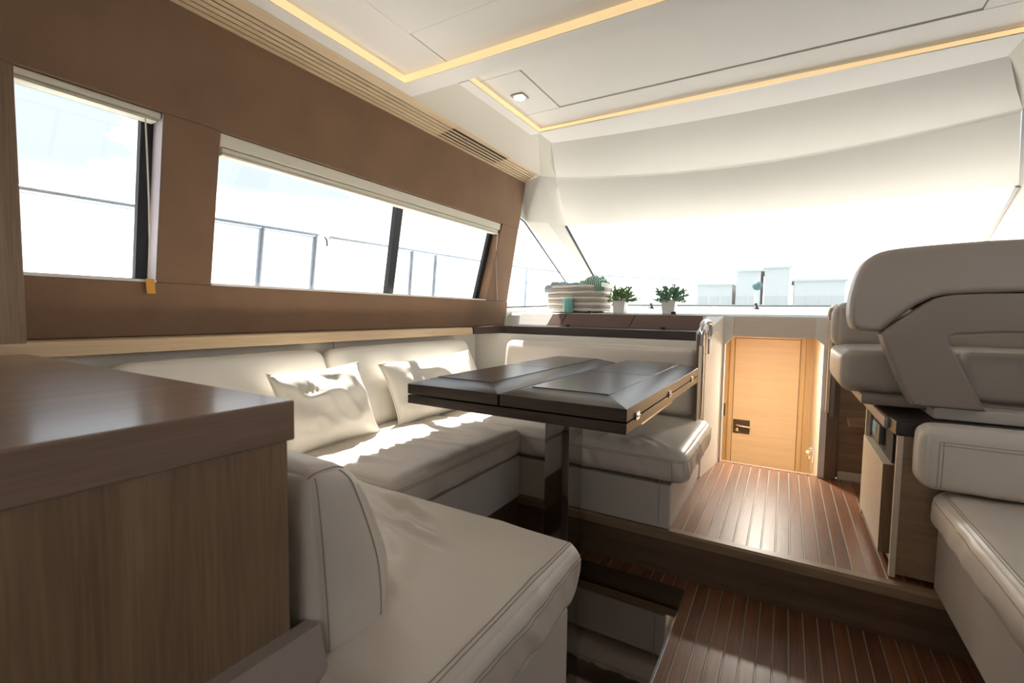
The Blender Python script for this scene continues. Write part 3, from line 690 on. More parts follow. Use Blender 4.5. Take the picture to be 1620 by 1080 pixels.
# ------------------------------------------------------------------ oak galley cabinet in the foreground
cb = thing('galley_cabinet', (-1.15, -0.1, 0), 'oak cabinet with a thick worktop standing behind the seat', 'cabinet')
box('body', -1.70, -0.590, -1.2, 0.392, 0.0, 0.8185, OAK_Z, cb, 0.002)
box('worktop', -1.72, -0.584, -1.2, 0.400, 0.819, 0.875, OAK_TOP, cb, 0.003, 3)
ml = [(-0.590, 0.545), (-0.566, 0.545), (-0.545, 0.485), (-0.548, 0.47), (-0.590, 0.46)]
prism('moulding', ml, lambda p, t: (p[0], -1.2+1.622*t, p[1]), GREYTRIM, cb, 0.003, 2)
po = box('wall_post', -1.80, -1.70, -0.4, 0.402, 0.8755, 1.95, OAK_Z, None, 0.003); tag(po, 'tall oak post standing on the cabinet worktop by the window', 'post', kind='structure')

# ------------------------------------------------------------------ dark counter, fascia, dashboard
ct = thing('counter', (-1.0, 2.75, 0.868), 'dark wenge counter ledge behind the settee back', 'counter')
box('ledge', -1.60, -0.362, 2.585, 2.945, 0.868, 0.915, WENGE_DK, ct, 0.004, 3)
hexa('ledge_return', [(-1.80, 2.402, 0.862), (-1.692, 2.402, 0.862), (-1.6005, 2.585, 0.868), (-1.80, 2.945, 0.868), (-1.80, 2.402, 0.907), (-1.692, 2.402, 0.907), (-1.6005, 2.585, 0.915), (-1.80, 2.945, 0.915)], WENGE_DK, ct, 0.003)
for x in (-1.225, -0.62):
    tube('stud', [(x, 2.80, 0.915), (x, 2.80, 0.930)], 0.013, BLACK, ct, 10)

da = thing('dashboard', (XC, 3.5, 0.9), 'white dashboard shelf running forward under the windshield', 'dashboard', kind='structure')
mesh('dash_top', [(-1.78, 2.975, 0.985), (1.26, 2.975, 0.985), (1.26, 2.99, 1.0), (-1.78, 2.99, 1.0), (-1.62, 4.75, 1.086), (1.10, 4.75, 1.086), (-1.78, 2.99, 0.955), (1.26, 2.99, 0.955), (1.10, 4.75, 1.03), (-1.62, 4.75, 1.03)],
     [(0, 1, 2, 3), (3, 2, 5, 4), (0, 6, 7, 1), (6, 9, 8, 7), (4, 5, 8, 9), (1, 7, 8, 5, 2), (0, 3, 4, 9, 6)], DASHM, da)
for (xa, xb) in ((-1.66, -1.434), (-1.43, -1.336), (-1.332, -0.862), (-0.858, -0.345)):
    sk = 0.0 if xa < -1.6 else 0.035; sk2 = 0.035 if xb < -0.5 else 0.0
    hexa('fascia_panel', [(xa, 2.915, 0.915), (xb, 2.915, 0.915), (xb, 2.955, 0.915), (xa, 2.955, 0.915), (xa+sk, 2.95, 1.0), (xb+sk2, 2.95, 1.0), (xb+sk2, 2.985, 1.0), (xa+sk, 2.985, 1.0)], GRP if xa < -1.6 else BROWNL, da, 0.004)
box('dash_core', -1.78, -0.42, 2.96, 4.6, 0.3, 0.98, GRP, da, 0)
box('dash_core', 0.24, 1.22, 2.92, 4.6, 0.3, 0.98, GRP, da, 0)
box('helm_panel', 0.23, 1.22, 2.885, 2.915, 0.175, 0.955, OAK_X, da)
box('skirting', 0.26, 1.1, 2.872, 2.886, 0.174, 0.215, PALEOAK, da)
box('foot_shelf', 0.285, 0.9, 2.76, 2.885, 0.47, 0.50, OAK_X, da, 0.003)
box('helm_post', 0.20, 0.25, 2.845, 2.90, 0.174, 0.985, wood('dark_oak_post', (0.13, 0.085, 0.05), (0.2, 0.135, 0.085), 'Z'), da)
for k, (x, y, z) in enumerate(((-0.967, 3.9, 1.05), (-0.199, 3.9, 1.05))):
    kb = lathe('clamp_knob', [(0.0, 0.05), (0.012, 0.045), (0.010, 0.03), (0.022, 0.012), (0.03, 0.0), (0.0, 0.0)], (x, y, z), BLACK, None, 14)
    tag(kb, 'small black knob on the dash ' + ('behind and between the two plants' if k == 0 else 'above the companionway opening'), 'knob', 'black knobs on the dashboard')

# companionway surround
cw = thing('wall_companionway', (XC, 2.85, ZD), 'white surround of the companionway opening with chamfered corners', 'wall', kind='structure')
hexa('side_wall', [(-0.39, 2.50, ZD-0.15), (-0.346, 2.50, ZD-0.15), (-0.300, 2.845, ZD-0.15), (-0.39, 2.845, ZD-0.15), (-0.39, 2.50, 0.915), (-0.346, 2.50, 0.915), (-0.300, 2.845, 0.998), (-0.39, 2.845, 0.998)], GRP, cw, 0.004)
o2 = [(-0.41, -0.5), (-0.289, -0.5), (-0.289, 0.84), (-0.249, 0.884), (-0.249, 0.996), (-0.41, 0.996)]
prism('jamb', o2, lambda p, t: (p[0], 2.846+0.04*t, p[1]), GRP, cw)
o3 = [(0.172, -0.5), (0.21, -0.5), (0.21, 0.996), (0.133, 0.996), (0.133, 0.892), (0.172, 0.858)]
prism('jamb', o3, lambda p, t: (p[0], 2.846+0.04*t, p[1]), GRP, cw)
box('header_panel', -0.2488, 0.1328, 2.850, 2.882, 0.888, 0.996, wood('flare_oak_x', (0.80, 0.71, 0.58), (0.88, 0.81, 0.70), 'X'), cw, 0.001)  # oak lightened so that its colour carries the windshield flare
# passage below deck
box('passage_wall', -0.43, -0.40, 2.90, 4.36, -0.9, 0.95, DOORZ, cw, 0); box('passage_wall', 0.20, 0.23, 2.90, 4.36, -0.9, 0.95, PALEOAK, cw, 0)
box('passage_ceiling', -0.43, 0.23, 2.89, 4.40, 0.93, 0.955, GRP, cw, 0); box('passage_floor', -0.43, 0.23, 2.885, 4.40, -0.95, -0.9, TEAK, cw, 0)
box('passage_step', -0.40, 0.20, 2.886, 3.15, -0.9, -0.13, DOORW, cw, 0.002); box('passage_step', -0.40, 0.20, 3.15, 3.42, -0.9, -0.45, DOORW, cw, 0.002)
box('end_wall', -0.43, -0.362, 4.33, 4.38, -0.9, 0.95, DOORZ, cw, 0); box('end_wall', 0.112, 0.23, 4.33, 4.38, -0.9, 0.95, DOORZ, cw, 0); box('end_wall', -0.362, 0.112, 4.33, 4.38, 0.82, 0.95, DOORW, cw, 0)
box('back_panel', -0.45, 0.25, 4.395, 4.42, -0.95, 0.97, DARKIN, cw, 0)
box('door_trim', 0.118, 0.145, 4.318, 4.332, -0.9, 0.85, DOORZ, cw); box('door_trim', -0.395, -0.368, 4.318, 4.332, -0.9, 0.85, DOORZ, cw)
d1 = thing('door_1', (-0.125, 4.335, -0.9), 'honey oak cabin door at the bottom of the companionway', 'door', kind='structure')
box('leaf', -0.359, 0.109, 4.335, 4.37, -0.9, 0.816, DOORW, d1, 0.002)
pl_ = box('lock_plate', -0.352, -0.225, 4.329, 4.336, 0.012, 0.128, mat('bronze_plate', (0.10, 0.07, 0.045), 0.35, metal=0.6), d1, 0.002)
tube('handle', spline([(-0.32, 4.33, 0.085), (-0.32, 4.30, 0.085), (-0.29, 4.292, 0.082), (-0.215, 4.292, 0.078)], 5), 0.008, CHROME, pl_, 10)
lathe('lock_knob', [(0.0, 0.0), (0.014, 0.0), (0.016, 0.012), (0.008, 0.03), (0, 0.03)], (-0.318, 4.318, 0.03), CHROME, pl_, 12)
box('strike_plate', -0.3985, -0.392, 4.05, 4.08, 0.20, 0.30, BLACK, d1, 0.001)
hw = thing('door_latch', (0.19, 3.68, 0.05), 'small chrome latch on the pale passage wall', 'latch')
box('plate', 0.188, 0.1995, 3.655, 3.705, 0.03, 0.165, CHROME, hw, 0.003)
tube('lever', [(0.188, 3.68, 0.115), (0.165, 3.68, 0.112), (0.16, 3.62, 0.108)], 0.011, CHROME, hw, 10)
lathe('turn_knob', [(0, 0), (0.014, 0.0), (0.014, 0.02), (0, 0.025)], (0.176, 3.68, 0.05), CHROME, hw, 12)
pa = thing('added_passage_lamp', (-0.1, 3.25, 0.92), 'unseen round ceiling lamp added to brighten the companionway passage', 'lamp')  # unseen lamp added as the source of the warm passage light
lathe('housing', [(0.0, 0.01), (0.07, 0.01), (0.07, -0.004), (0.06, -0.006), (0.0, -0.006)], (-0.1, 3.25, 0.92), CHROME, pa, 20)
lathe('diffuser', [(0.0, -0.012), (0.055, -0.010), (0.058, -0.005), (0, -0.005)], (-0.1, 3.25, 0.92), LAMP, pa, 20)
ld = bpy.data.lights.new('added_passage_light', 'AREA'); ld.shape = 'DISK'; ld.size = 0.12; ld.energy = 18; ld.color = (1.0, 0.94, 0.82)
lo = bpy.data.objects.new('added_passage_light', ld); COL.objects.link(lo); lo.parent = pa; lo.location = (0, 0, -0.02)

# hand rails either side of the companionway
def handrail(x, label, zb, ztop, y0=2.42, y1=2.62, dark=True):
    h = thing('handrail', (x, y0, zb), label, 'handrail', 'chrome handrails beside the companionway')
    if dark: hexa('end_panel', [(x-0.012, y0-0.06, zb), (x, y0-0.06, zb), (x+0.013, y0+0.08, zb), (x+0.001, y0+0.08, zb), (x-0.012, y0-0.06, ztop-0.055), (x, y0-0.06, ztop-0.055), (x+0.013, y0+0.08, ztop-0.055), (x+0.001, y0+0.08, ztop-0.055)], mat('dark_bronze_panel', (0.14, 0.105, 0.08), 0.35), h, 0.002)
    pts = spline([(x+0.004, y0-0.03, ztop-0.11), (x+0.006, y0-0.03, ztop-0.03), (x+0.008, y0, ztop), (x+0.012, y0+0.10, ztop+0.004), (x+0.016, y1-0.06, ztop-0.01), (x+0.018, y1-0.05, ztop-0.07)], 6)
    tube('rail', pts, 0.013, CHROME, h, 12)
    box('bracket', x+0.006, x+0.018, y0+0.06, y0+0.11, ztop-0.16, ztop-0.05, CHROME, h, 0.003)
    box('bar', x+0.004, x+0.014, y0+0.015, y0+0.03, zb+0.03, ztop-0.03, CHROME, h, 0.003)
    sw = box('switch', x+0.012, x+0.02, y0+0.115, y0+0.16, ztop-0.16, ztop-0.085, BLACK, h, 0.002)
    return h
handrail(-0.352, 'chrome grab rail at the end of the dark counter', 0.46, 0.965)
hr = thing('handrail', (0.20, 2.82, 0.5), 'upright chrome grab rail between the companionway and the helm seat', 'handrail', 'chrome handrails beside the companionway')
box('bar', 0.190, 0.206, 2.815, 2.835, 0.52, 1.0, PALEOAK, hr, 0.003); box('backing', 0.208, 0.228, 2.815, 2.84, 0.50, 1.02, mat('bronze_strip', (0.22, 0.18, 0.15), 0.35), hr, 0.003)
tube('rail', spline([(0.186, 2.80, 0.99), (0.188, 2.78, 1.04), (0.21, 2.76, 1.055), (0.228, 2.76, 1.04), (0.23, 2.78, 0.98)], 6), 0.010, CHROME, hr, 10)
tube('peg', [(0.215, 2.81, 0.80), (0.215, 2.78, 0.80)], 0.012, CHROME, hr, 10)

# ------------------------------------------------------------------ helm seat
hs = thing('helm_bench', (0.63, 2.15, 0.70), 'large taupe leather helm bench seen from behind', 'bench')
HC = 0.66
def mirror_out(half): return half + [(2*HC-x, z) for x, z in reversed(half)]
def hy(y0, y1, lean=0.0): return lambda p, t: (p[0], y0+(y1-y0)*t + lean*(p[1]-0.95), p[1])
left = [(0.275, 0.955), (0.225, 0.955), (0.198, 0.965), (0.187, 1.0), (0.186, 1.06), (0.197, 1.125), (0.213, 1.175), (0.235, 1.205), (0.28, 1.226), (0.38, 1.236), (0.52, 1.242)]
left = left[:1] + [tuple(v) for v in spline([(x, z, 0) for x, z in left[1:]], 4)]; left = [(p[0], p[1]) for p in left]
low = [(0.62, 1.084), (0.50, 1.080), (0.435, 1.077), (0.40, 1.068), (0.36, 1.043), (0.31, 0.995)]
half = left; out_pts = [Vector((x, z)) for x, z in left] + [Vector((2*HC-x, z)) for x, z in reversed(left)] + [Vector((2*HC-x, z)) for x, z in reversed(low)] + [Vector((x, z)) for x, z in low]
uc = prism('head_cushion', [tuple(p) for p in out_pts], hy(1.95, 2.09, 0.06), TAUPE, hs, 0.022, 5)
pts = [Vector((x+0.012, 1.953+0.06*(z-0.95), z-0.012)) for x, z in left[3:]] + [Vector((2*HC-x-0.012, 1.953+0.06*(z-0.95), z-0.012)) for x, z in reversed(left[3:])]
tube('stitching', spline(pts, 3), 0.0014, THREAD, uc, 5)
# shell: arch with two slanted legs
sh_o = [(0.360, 0.722), (0.323, 0.80), (0.285, 0.905), (0.272, 0.945), (0.285, 0.965), (0.33, 1.005), (0.375, 1.045), (0.405, 1.066), (0.44, 1.075), (0.52, 1.079)]
sh_i = [(0.532, 0.722), (0.50, 0.79), (0.465, 0.87), (0.440, 0.925), (0.440, 0.945), (0.452, 0.952), (0.56, 0.962)]
shp = sh_o + [(2*HC-x, z) for x, z in reversed(sh_o)] + [(2*HC-x, z) for x, z in sh_i] + list(reversed(sh_i))
prism('shell', shp, hy(1.93, 2.03, 0.06), TAUPE_SHELL, hs, 0.010, 3)
Cush((HC, 2.36, 0.805), (0.475, 0.26, 0.078), 0.035, (0.006, 0.006, 0.012), 0.0, rot=rotm('Y', 0)).build('seat_cushion', TAUPE, hs, 0.03)
Cush((HC, 2.53, 0.965), (0.475, 0.07, 0.10), 0.045, (0.01, 0.01, 0.01)).build('front_bolster', TAUPE, hs, 0.03)
Cush((HC, 2.13, 0.81), (0.155, 0.06, 0.085), 0.03, (0.0, 0.01, 0.0)).build('lumbar_cushion', TAUPE, hs, 0.03)
box('back_plate', 0.36, 0.96, 2.035, 2.05, 0.97, 1.16, TAUPE_SHELL, hs, 0)
box('seat_pan', 0.24, 1.08, 2.04, 2.60, 0.695, 0.73, TAUPE_SHELL, hs, 0.01)
box('pedestal', 0.42, 1.0, 1.96, 2.5, 0.679, 0.72, LEATHER, hs, 0.008)
# helm locker under it
hl = thing('helm_locker', (0.7, 2.1, ZD), 'oak locker with a black top carrying the helm seat', 'locker')
box('body', 0.332, 1.22, 1.865, 2.42, ZD+0.012, 0.632, OAK_X, hl, 0.002)
box('edge_strip', 0.318, 0.334, 1.862, 1.876, ZD+0.002, 0.632, PALEOAK, hl, 0.001)
tp = [(0.312, 1.858), (1.22, 1.858), (1.22, 2.45), (0.34, 2.45), (0.295, 2.38), (0.30, 2.0)]
prism('top', tp, lambda p, t: (p[0], p[1], 0.633+0.045*t), BLACKTOP, hl, 0.006, 2)
box('top_edge', 0.292, 0.312, 1.93, 2.43, 0.637, 0.676, mat('grey_edge', (0.30, 0.28, 0.28), 0.35), hl, 0.008)
dr = box('door', 0.300, 0.331, 1.95, 2.40, 0.215, 0.515, PALEOAK, hl, 0.002)
box('door_edge', 0.2995, 0.3315, 1.946, 1.951, 0.215, 0.515, OAK_Z, dr, 0)
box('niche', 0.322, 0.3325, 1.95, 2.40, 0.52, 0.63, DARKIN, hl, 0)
mn = box('monitor', 0.306, 0.322, 2.10, 2.24, 0.545, 0.615, mat('device_grey', (0.10, 0.11, 0.12), 0.3), hl, 0.003)
box('screen', 0.3045, 0.3062, 2.16, 2.235, 0.565, 0.607, mat('teal_screen', (0.05, 0.25, 0.30), 0.3, emit=(0.1, 0.55, 0.65), estr=0.10), mn, 0)
box('post', 0.303, 0.318, 2.385, 2.40, ZD+0.01, 0.634, PALEOAK, hl, 0.001)

# ------------------------------------------------------------------ starboard settee
sb4 = settee('settee', 0.425, 1.15, -1.4, 1.855, 0.173, 0.369, 'cream upholstered base of the starboard settee by the step')
kk2 = box('trim_3', 0.50, 1.15, -1.4, 1.80, 0.0, 0.172, RISER); tag(kk2, 'dark wooden toe kick under the starboard settee', 'trim', kind='structure')
def seams_r(h):
    hx, hy_, hz = h
    return [((-hx, -hy_, hz-0.030), (-hx, hy_, hz-0.030)), ((-hx+0.012, -hy_, hz), (-hx+0.012, hy_, hz)), ((-hx+0.020, -hy_, hz), (-hx+0.020, hy_, hz))]
cushion('settee_cushion', (0.80, 0.55, 0.437), (0.405, 1.285, 0.062), 0.045, 'long cream leather seat cushion of the starboard settee', SG, seams=seams_r, puff=(0.008, 0.006, 0.008), amp=0.0035, freq=(4, 9, 5), ang=0.2, seed=12, step=0.018, folds=RF_, skirt=0.005, sfreq=18)
def seams_b(h):
    hx, hy_, hz = h
    L = [((-hx+dx, -hy_, -hz+0.005), (-hx+dx, -hy_, hz-0.035)) for dx in (0.033, 0.042)]
    L += [((-hx+0.036, -hy_, hz-dz), (hx, -hy_, hz-dz)) for dz in (0.035, 0.044)]
    return L
cushion('bolster_cushion', (0.755, 1.787, 0.600), (0.40, 0.058, 0.090), 0.03, 'cream leather bolster at the end of the starboard settee, against the locker', BG, LEATHER, seams=seams_b, puff=(0.008, 0.008, 0.006), amp=0.0015, seed=14, step=0.02)

# ------------------------------------------------------------------ downlight
dl = thing('downlight', (-1.077, 1.868, RF), 'square chrome recessed spotlight in the forward ceiling recess', 'downlight')
box('bezel', -1.108, -1.046, 1.837, 1.899, RF-0.006, RF-0.0005, mat('brushed_bezel', (0.32, 0.29, 0.25), 0.35, metal=0.8), dl, 0.002)
lathe('lens', [(0.0, -0.012), (0.024, -0.010), (0.026, -0.006), (0, -0.006)], (-1.077, 1.868, RF), LAMP, dl, 20)

# ------------------------------------------------------------------ things on the dash
ROPE = mat('cotton_rope', (0.76, 0.70, 0.63), 0.85, bump=0.6, bscale=120)
ROPE2 = mat('grey_cotton_rope', (0.40, 0.36, 0.325), 0.85, bump=0.6, bscale=120)
bx_, by_, bz_ = -1.335, 3.25, 1.020
bk = thing('rope_basket', (bx_, by_, bz_), 'oval coiled cotton rope basket on the dash ledge', 'basket')
for i in range(9):
    z = bz_+0.011+i*0.0205; s = 0.965+0.035*math.sin(math.pi*min(1, i/8))
    pts = []
    for k in range(40):
        a = 2*math.pi*k/40; ca, sa = math.cos(a), math.sin(a); e = 0.62
        pts.append((bx_+0.225*s*math.copysign(abs(ca)**e, ca), by_+0.145*s*math.copysign(abs(sa)**e, sa), z+0.001*math.sin(9*a+i)))
    tube('coil', pts, 0.0112, ROPE2 if i % 2 else ROPE, bk, 8, True)
prism('base', [(bx_+0.2*math.cos(2*math.pi*k/20), by_+0.12*math.sin(2*math.pi*k/20)) for k in range(20)], lambda p, t: (p[0], p[1], bz_+0.002+0.006*t), ROPE2, bk)
def plaid(name, base, stripe, sc):
    m = mat(name, base, 0.9, bump=0.3, bscale=300); t = m.node_tree; b = t.nodes['Principled BSDF']; tcn = N(t, 'ShaderNodeTexCoord')
    wv = N(t, 'ShaderNodeTexWave'); wv.inputs['Scale'].default_value = sc; wv.inputs['Distortion'].default_value = 0.5; t.links.new(tcn.outputs['Object'], wv.inputs['Vector'])
    cr = N(t, 'ShaderNodeMapRange'); cr.inputs['From Min'].default_value = 0.45; cr.inputs['From Max'].default_value = 0.55; t.links.new(wv.outputs['Fac'], cr.inputs['Value'])
    mx = N(t, 'ShaderNodeMixRGB'); mx.inputs[1].default_value = (*base, 1); mx.inputs[2].default_value = (*stripe, 1); t.links.new(cr.outputs[0], mx.inputs[0]); t.links.new(mx.outputs[0], b.inputs['Base Color'])
    return m
def towel(c, W, D, Hh, m, label, seed, ry=0.0):
    bm = bmesh.new(); n = 22; top, bot = {}, {}
    R_ = rotm('Y', ry)
    for i in range(n+1):
        for j in range(n+1):
            u, v = 2*i/n-1, 2*j/n-1
            h = Hh*(max(0, 1-abs(u)**3)**0.5)*(max(0, 1-abs(v)**3)**0.5)*(0.8+0.5*noise.noise(Vector((u*2.4+seed, v*2.4, seed))))
            h += 0.012*(noise.noise(Vector((u*6+seed, v*5, 2))))
            top[i, j] = bm.verts.new(Vector(c)+R_ @ Vector((u*W/2, v*D/2, max(0.002, h)))); bot[i, j] = bm.verts.new(Vector(c)+R_ @ Vector((u*W/2, v*D/2, -0.05)))
    for i in range(n):
        for j in range(n):
            bm.faces.new([top[i, j], top[i+1, j], top[i+1, j+1], top[i, j+1]]); bm.faces.new([bot[i, j+1], bot[i+1, j+1], bot[i+1, j], bot[i, j]])
    for i in range(n):
        bm.faces.new([top[i, 0], bot[i, 0], bot[i+1, 0], top[i+1, 0]]); bm.faces.new([top[i+1, n], bot[i+1, n], bot[i, n], top[i, n]])
        bm.faces.new([top[0, i+1], bot[0, i+1], bot[0, i], top[0, i]]); bm.faces.new([top[n, i], bot[n, i], bot[n, i+1], top[n, i+1]])
    o = from_bm('folded_towel', bm, m, None, 'all'); return tag(o, label, 'towel', 'towels tucked in the rope basket')
towel((bx_-0.145, by_-0.03, bz_+0.185), 0.16, 0.20, 0.035, plaid('blue_stripe', (0.52, 0.58, 0.62), (0.16, 0.22, 0.30), 30), 'grey blue striped towel at the wall end of the basket', 1.0)
towel((bx_-0.02, by_-0.02, bz_+0.178), 0.13, 0.22, 0.03, mat('teal_towel', (0.06, 0.24, 0.27), 0.9, bump=0.4, bscale=300), 'dark teal towel in the middle of the basket', 2.0)
towel((bx_+0.125, by_-0.02, bz_+0.182), 0.18, 0.22, 0.075, plaid('green_stripe', (0.55, 0.70, 0.62), (0.02, 0.14, 0.08), 22), 'green and white striped towel heaped at the plant end of the basket', 3.0, -0.15)
tw = [Vector((bx_+0.06, by_, bz_+0.24)), Vector((bx_+0.03, by_-0.01, bz_+0.275)), Vector((bx_+0.015, by_, bz_+0.285))]
jar = thing('candle_jar', (-1.34, 3.06, 1.004), 'turquoise candle in a clear glass jar before the rope basket', 'candle')
lathe('wax', [(0, 0.006), (0.034, 0.006), (0.034, 0.098), (0.0, 0.095)], (-1.34, 3.06, 1.004), mat('turquoise_wax', (0.22, 0.45, 0.41), 0.45), jar, 24)
lathe('glass', [(0, 0), (0.038, 0), (0.040, 0.004), (0.040, 0.125), (0.037, 0.125), (0.0365, 0.006), (0, 0.005)], (-1.34, 3.06, 1.004), glass('jar_glass', (0.93, 0.98, 0.97)), jar, 24)
tube('wick', [(-1.34, 3.06, 1.098), (-1.339, 3.06, 1.11)], 0.0012, BLACK, jar, 5)
POT = mat('white_ceramic', (0.78, 0.76, 0.76), 0.3)
LEAF = mat('plant_leaf', (0.20, 0.34, 0.13), 0.5, var=0.4, vscale=25); LEAF2 = mat('plant_leaf_bluish', (0.20, 0.36, 0.23), 0.5, var=0.4, vscale=25)
PETAL = mat('white_petal', (0.82, 0.82, 0.78), 0.6)
def plant(x, y, z, m, flowers, label, seed):
    random.seed(seed)
    p = thing('potted_plant', (x, y, z), label, 'plant', 'small potted plants on the dashboard')
    w0, w1, h = 0.036, 0.044, 0.085
    hexa('pot', [(x-w0, y-w0, z), (x+w0, y-w0, z), (x+w0, y+w0, z), (x-w0, y+w0, z), (x-w1, y-w1, z+h), (x+w1, y-w1, z+h), (x+w1, y+w1, z+h), (x-w1, y+w1, z+h)], POT, p, 0.004)
    bm = bmesh.new(); bs = bmesh.new()
    for s in range(80):
        a = random.uniform(0, 2*math.pi); el = random.uniform(0.0, 1.45); L = random.uniform(0.06, 0.105)
        d = Vector((math.cos(a)*math.cos(el), math.sin(a)*math.cos(el), math.sin(el)))
        o = Vector((x, y, z+h-0.01))+Vector((math.cos(a), math.sin(a), 0))*0.018
        tip = o+d*L; mid = o.lerp(tip, 0.5)+Vector((0, 0, 0.008)); tube_bm(bs, [o, mid, tip], 0.0011, 4)
        for k in range(8):
            t = 0.3+0.7*k/7; c = o.lerp(mid, min(1, t*2)) if t < 0.5 else mid.lerp(tip, t*2-1)
            ld_ = (d+Vector((random.uniform(-1, 1), random.uniform(-1, 1), random.uniform(-0.3, 0.9)))*0.9).normalized()
            sd = ld_.cross(Vector((random.uniform(-1, 1), random.uniform(-1, 1), random.uniform(-1, 1)))).normalized(); nn = ld_.cross(sd)
            ln = random.uniform(0.015, 0.026); wd = ln*0.36
            v = [c, c+ld_*ln*0.5+sd*wd+nn*0.002, c+ld_*ln, c+ld_*ln*0.5-sd*wd+nn*0.002, c+ld_*ln*0.5-nn*0.001]
            q = [bm.verts.new(a_) for a_ in v]
            for f in ((0, 1, 4), (1, 2, 4), (2, 3, 4), (3, 0, 4)): bm.faces.new([q[i] for i in f])
    from_bm('stems', bs, m, p, True)
    lf = from_bm('foliage', bm, m, p, False, recalc=False); lf['kind'] = 'stuff'
    if flowers:
        for k in range(9):
            a = random.uniform(0, 2*math.pi); rr = random.uniform(0.035, 0.06); c = Vector((x+rr*math.cos(a), y-abs(rr*math.sin(a)), z+h+random.uniform(0.0, 0.022)))
            b2_ = bmesh.new(); bmesh.ops.create_icosphere(b2_, subdivisions=1, radius=0.0095, matrix=Matrix.Translation(c))
            for v in b2_.verts: v.co += (v.co-c)*0.35*noise.noise(v.co*160)
            from_bm('blossom', b2_, PETAL, p, True)
plant(-0.975, 3.1, 1.006, LEAF, True, 'potted plant with white blossoms right beside the rope basket', 5)
plant(-0.652, 3.1, 1.006, LEAF2, False, 'potted bluish green plant standing alone on the dash ledge', 11)
for k, (x, y) in enumerate(((-1.165, 3.03), (-0.61, 3.03))):
    kb = box('vent_clip', x-0.014, x+0.014, y-0.01, y+0.012, 1.0035, 1.022, BLACK, None, 0.003)
    tag(kb, 'small black clip on the ledge ' + ('in front of the rope basket' if k == 0 else 'in front of the lone green plant'), 'clip', 'black clips on the dash edge')

# ------------------------------------------------------------------ outside: deck, railing, water, distant buildings
DECKM = mat('deck_gelcoat', (0.72, 0.71, 0.69), 0.5)
dko = thing('side_deck', (XC, 1.0, 0.7), 'white side deck and foredeck outside the windows', 'deck', kind='structure')
for sd in (-1, 1):
    f = (lambda x: x) if sd < 0 else mx_
    hexa('deck', [(f(-1.9), -3, 0.60), (f(-2.75), -3, 0.60), (f(-2.65), 4.8, 0.66), (f(-1.75), 4.8, 0.66), (f(-1.9), -3, 0.7), (f(-2.75), -3, 0.7), (f(-2.65), 4.8, 0.76), (f(-1.75), 4.8, 0.76)], DECKM, dko)
mesh('foredeck', [(-2.65, 4.8, 0.76), (mx_(-2.65), 4.8, 0.76), (mx_(-1.6), 8.0, 0.95), (XC, 9.6, 1.0), (-1.6, 8.0, 0.95), (-2.65, 4.8, 0.4), (mx_(-2.65), 4.8, 0.4), (mx_(-1.6), 8.0, 0.4), (XC, 9.6, 0.4), (-1.6, 8.0, 0.4)],
     [(0, 1, 2, 3, 4), (9, 8, 7, 6, 5), (0, 5, 6, 1), (1, 6, 7, 2), (2, 7, 8, 3), (3, 8, 9, 4), (4, 9, 5, 0)], DECKM, dko)
STEEL = mat('rail_steel', (0.30, 0.36, 0.44), 0.3, metal=0.85)
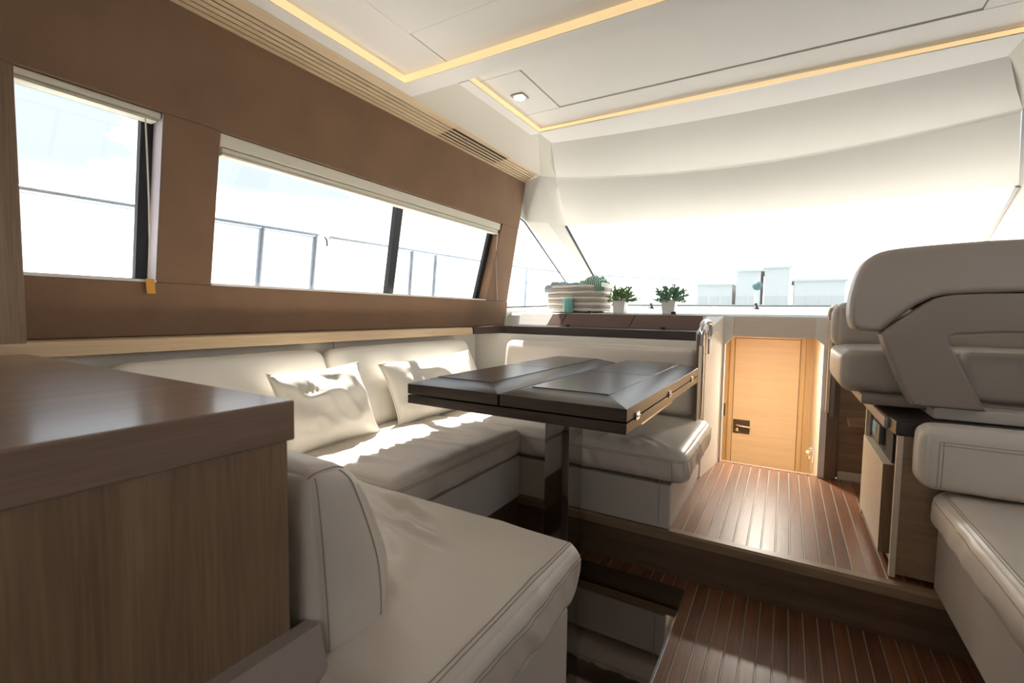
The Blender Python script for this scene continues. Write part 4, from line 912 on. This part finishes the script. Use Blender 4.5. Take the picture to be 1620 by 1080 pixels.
def railing(sd, label):
    f = (lambda x: x) if sd < 0 else mx_
    rl = thing('guard_rail', (f(-2.5), 2.0, 0.7), label, 'railing', 'stainless guard rails along the deck')
    tube('top_rail', [(f(-2.5), y, 1.432+0.012*y) for y in (-2.5, 0.5, 1.3, 1.88)], 0.0145, STEEL, rl, 10)
    tube('top_rail', [(f(-2.5), y, 1.432+0.012*y) for y in (1.97, 2.8, 4.6)]+[(f(-2.2), 6.3, 1.53), (f(-1.55), 7.9, 1.58)], 0.0125, STEEL, rl, 10)
    for y in (-1.6, 1.53, 1.865, 2.72, 3.0, 4.56):
        tube('stanchion', [(f(-2.5), y, 1.432+0.012*y), (f(-2.5), y-0.03, 1.15), (f(-2.5), y-0.075, 0.70)], 0.0150, STEEL, rl, 10)
    tube('gate_hook', [(f(-2.5), 1.93, 1.455), (f(-2.5), 1.945, 1.44), (f(-2.5), 1.95, 1.41), (f(-2.5), 1.945, 1.40)], 0.005, BLACK, rl, 6)
    return rl
railing(-1, 'stainless guard rail outside the settee windows'); railing(1, 'stainless guard rail outside the starboard windows')
sea = mesh('water', [(-1500, -1500, -1.6), (1500, -1500, -1.6), (1500, 1500, -1.6), (-1500, 1500, -1.6)], [(0, 1, 2, 3)], mat('sea', (0.10, 0.16, 0.18), 0.12, bump=0.5, bscale=2.0), None)
tag(sea, 'calm sea surface around the boat', 'water', kind='structure')
PALE = mat('pale_haze_facade', (0.66, 0.65, 0.64), 0.8); PALE2 = mat('pale_window', (0.56, 0.56, 0.56), 0.5)
def building(x0, x1, y, z1, label, wins):
    b = thing('quay_building', ((x0+x1)/2, y, -1.6), label, 'building', 'pale buildings across the water')
    box('wall', x0, x1, y, y+8, -1.6, z1, PALE, b, 0); box('roof', x0-0.25, x1+0.25, y-0.25, y+8.25, z1, z1+0.22, PALE, b, 0)
    for i in range(wins):
        xx = x0+(x1-x0)*(i+0.5)/wins
        box('window', xx-0.5, xx+0.5, y-0.06, y+0.05, 2.2, 3.3, PALE2, b, 0)
building(-9.4, -5.6, 60, 4.6, 'low pale building across the water, nearest the plants', 3)
building(-5.2, -2.7, 60, 6.1, 'tall narrow pale building across the water', 2)
building(-2.3, 0.1, 60, 6.4, 'tallest pale building across the water above the companionway', 2)
building(0.6, 5.2, 60, 4.9, 'long low pale building across the water beside the helm seat', 4)
sg = thing('buoy_light', (-1.5, 30, -1.6), 'small round turquoise light on a post beyond the windshield', 'post')
tube('pole', [(-1.5, 30, -1.6), (-1.5, 30, 2.4)], 0.12, PALE, sg, 8)
b_ = bmesh.new(); bmesh.ops.create_uvsphere(b_, u_segments=14, v_segments=10, radius=0.27, matrix=Matrix.Translation((-1.5, 30, 2.75)))
from_bm('head', b_, mat('buoy_teal', (0.06, 0.14, 0.16), 0.5), sg, True)
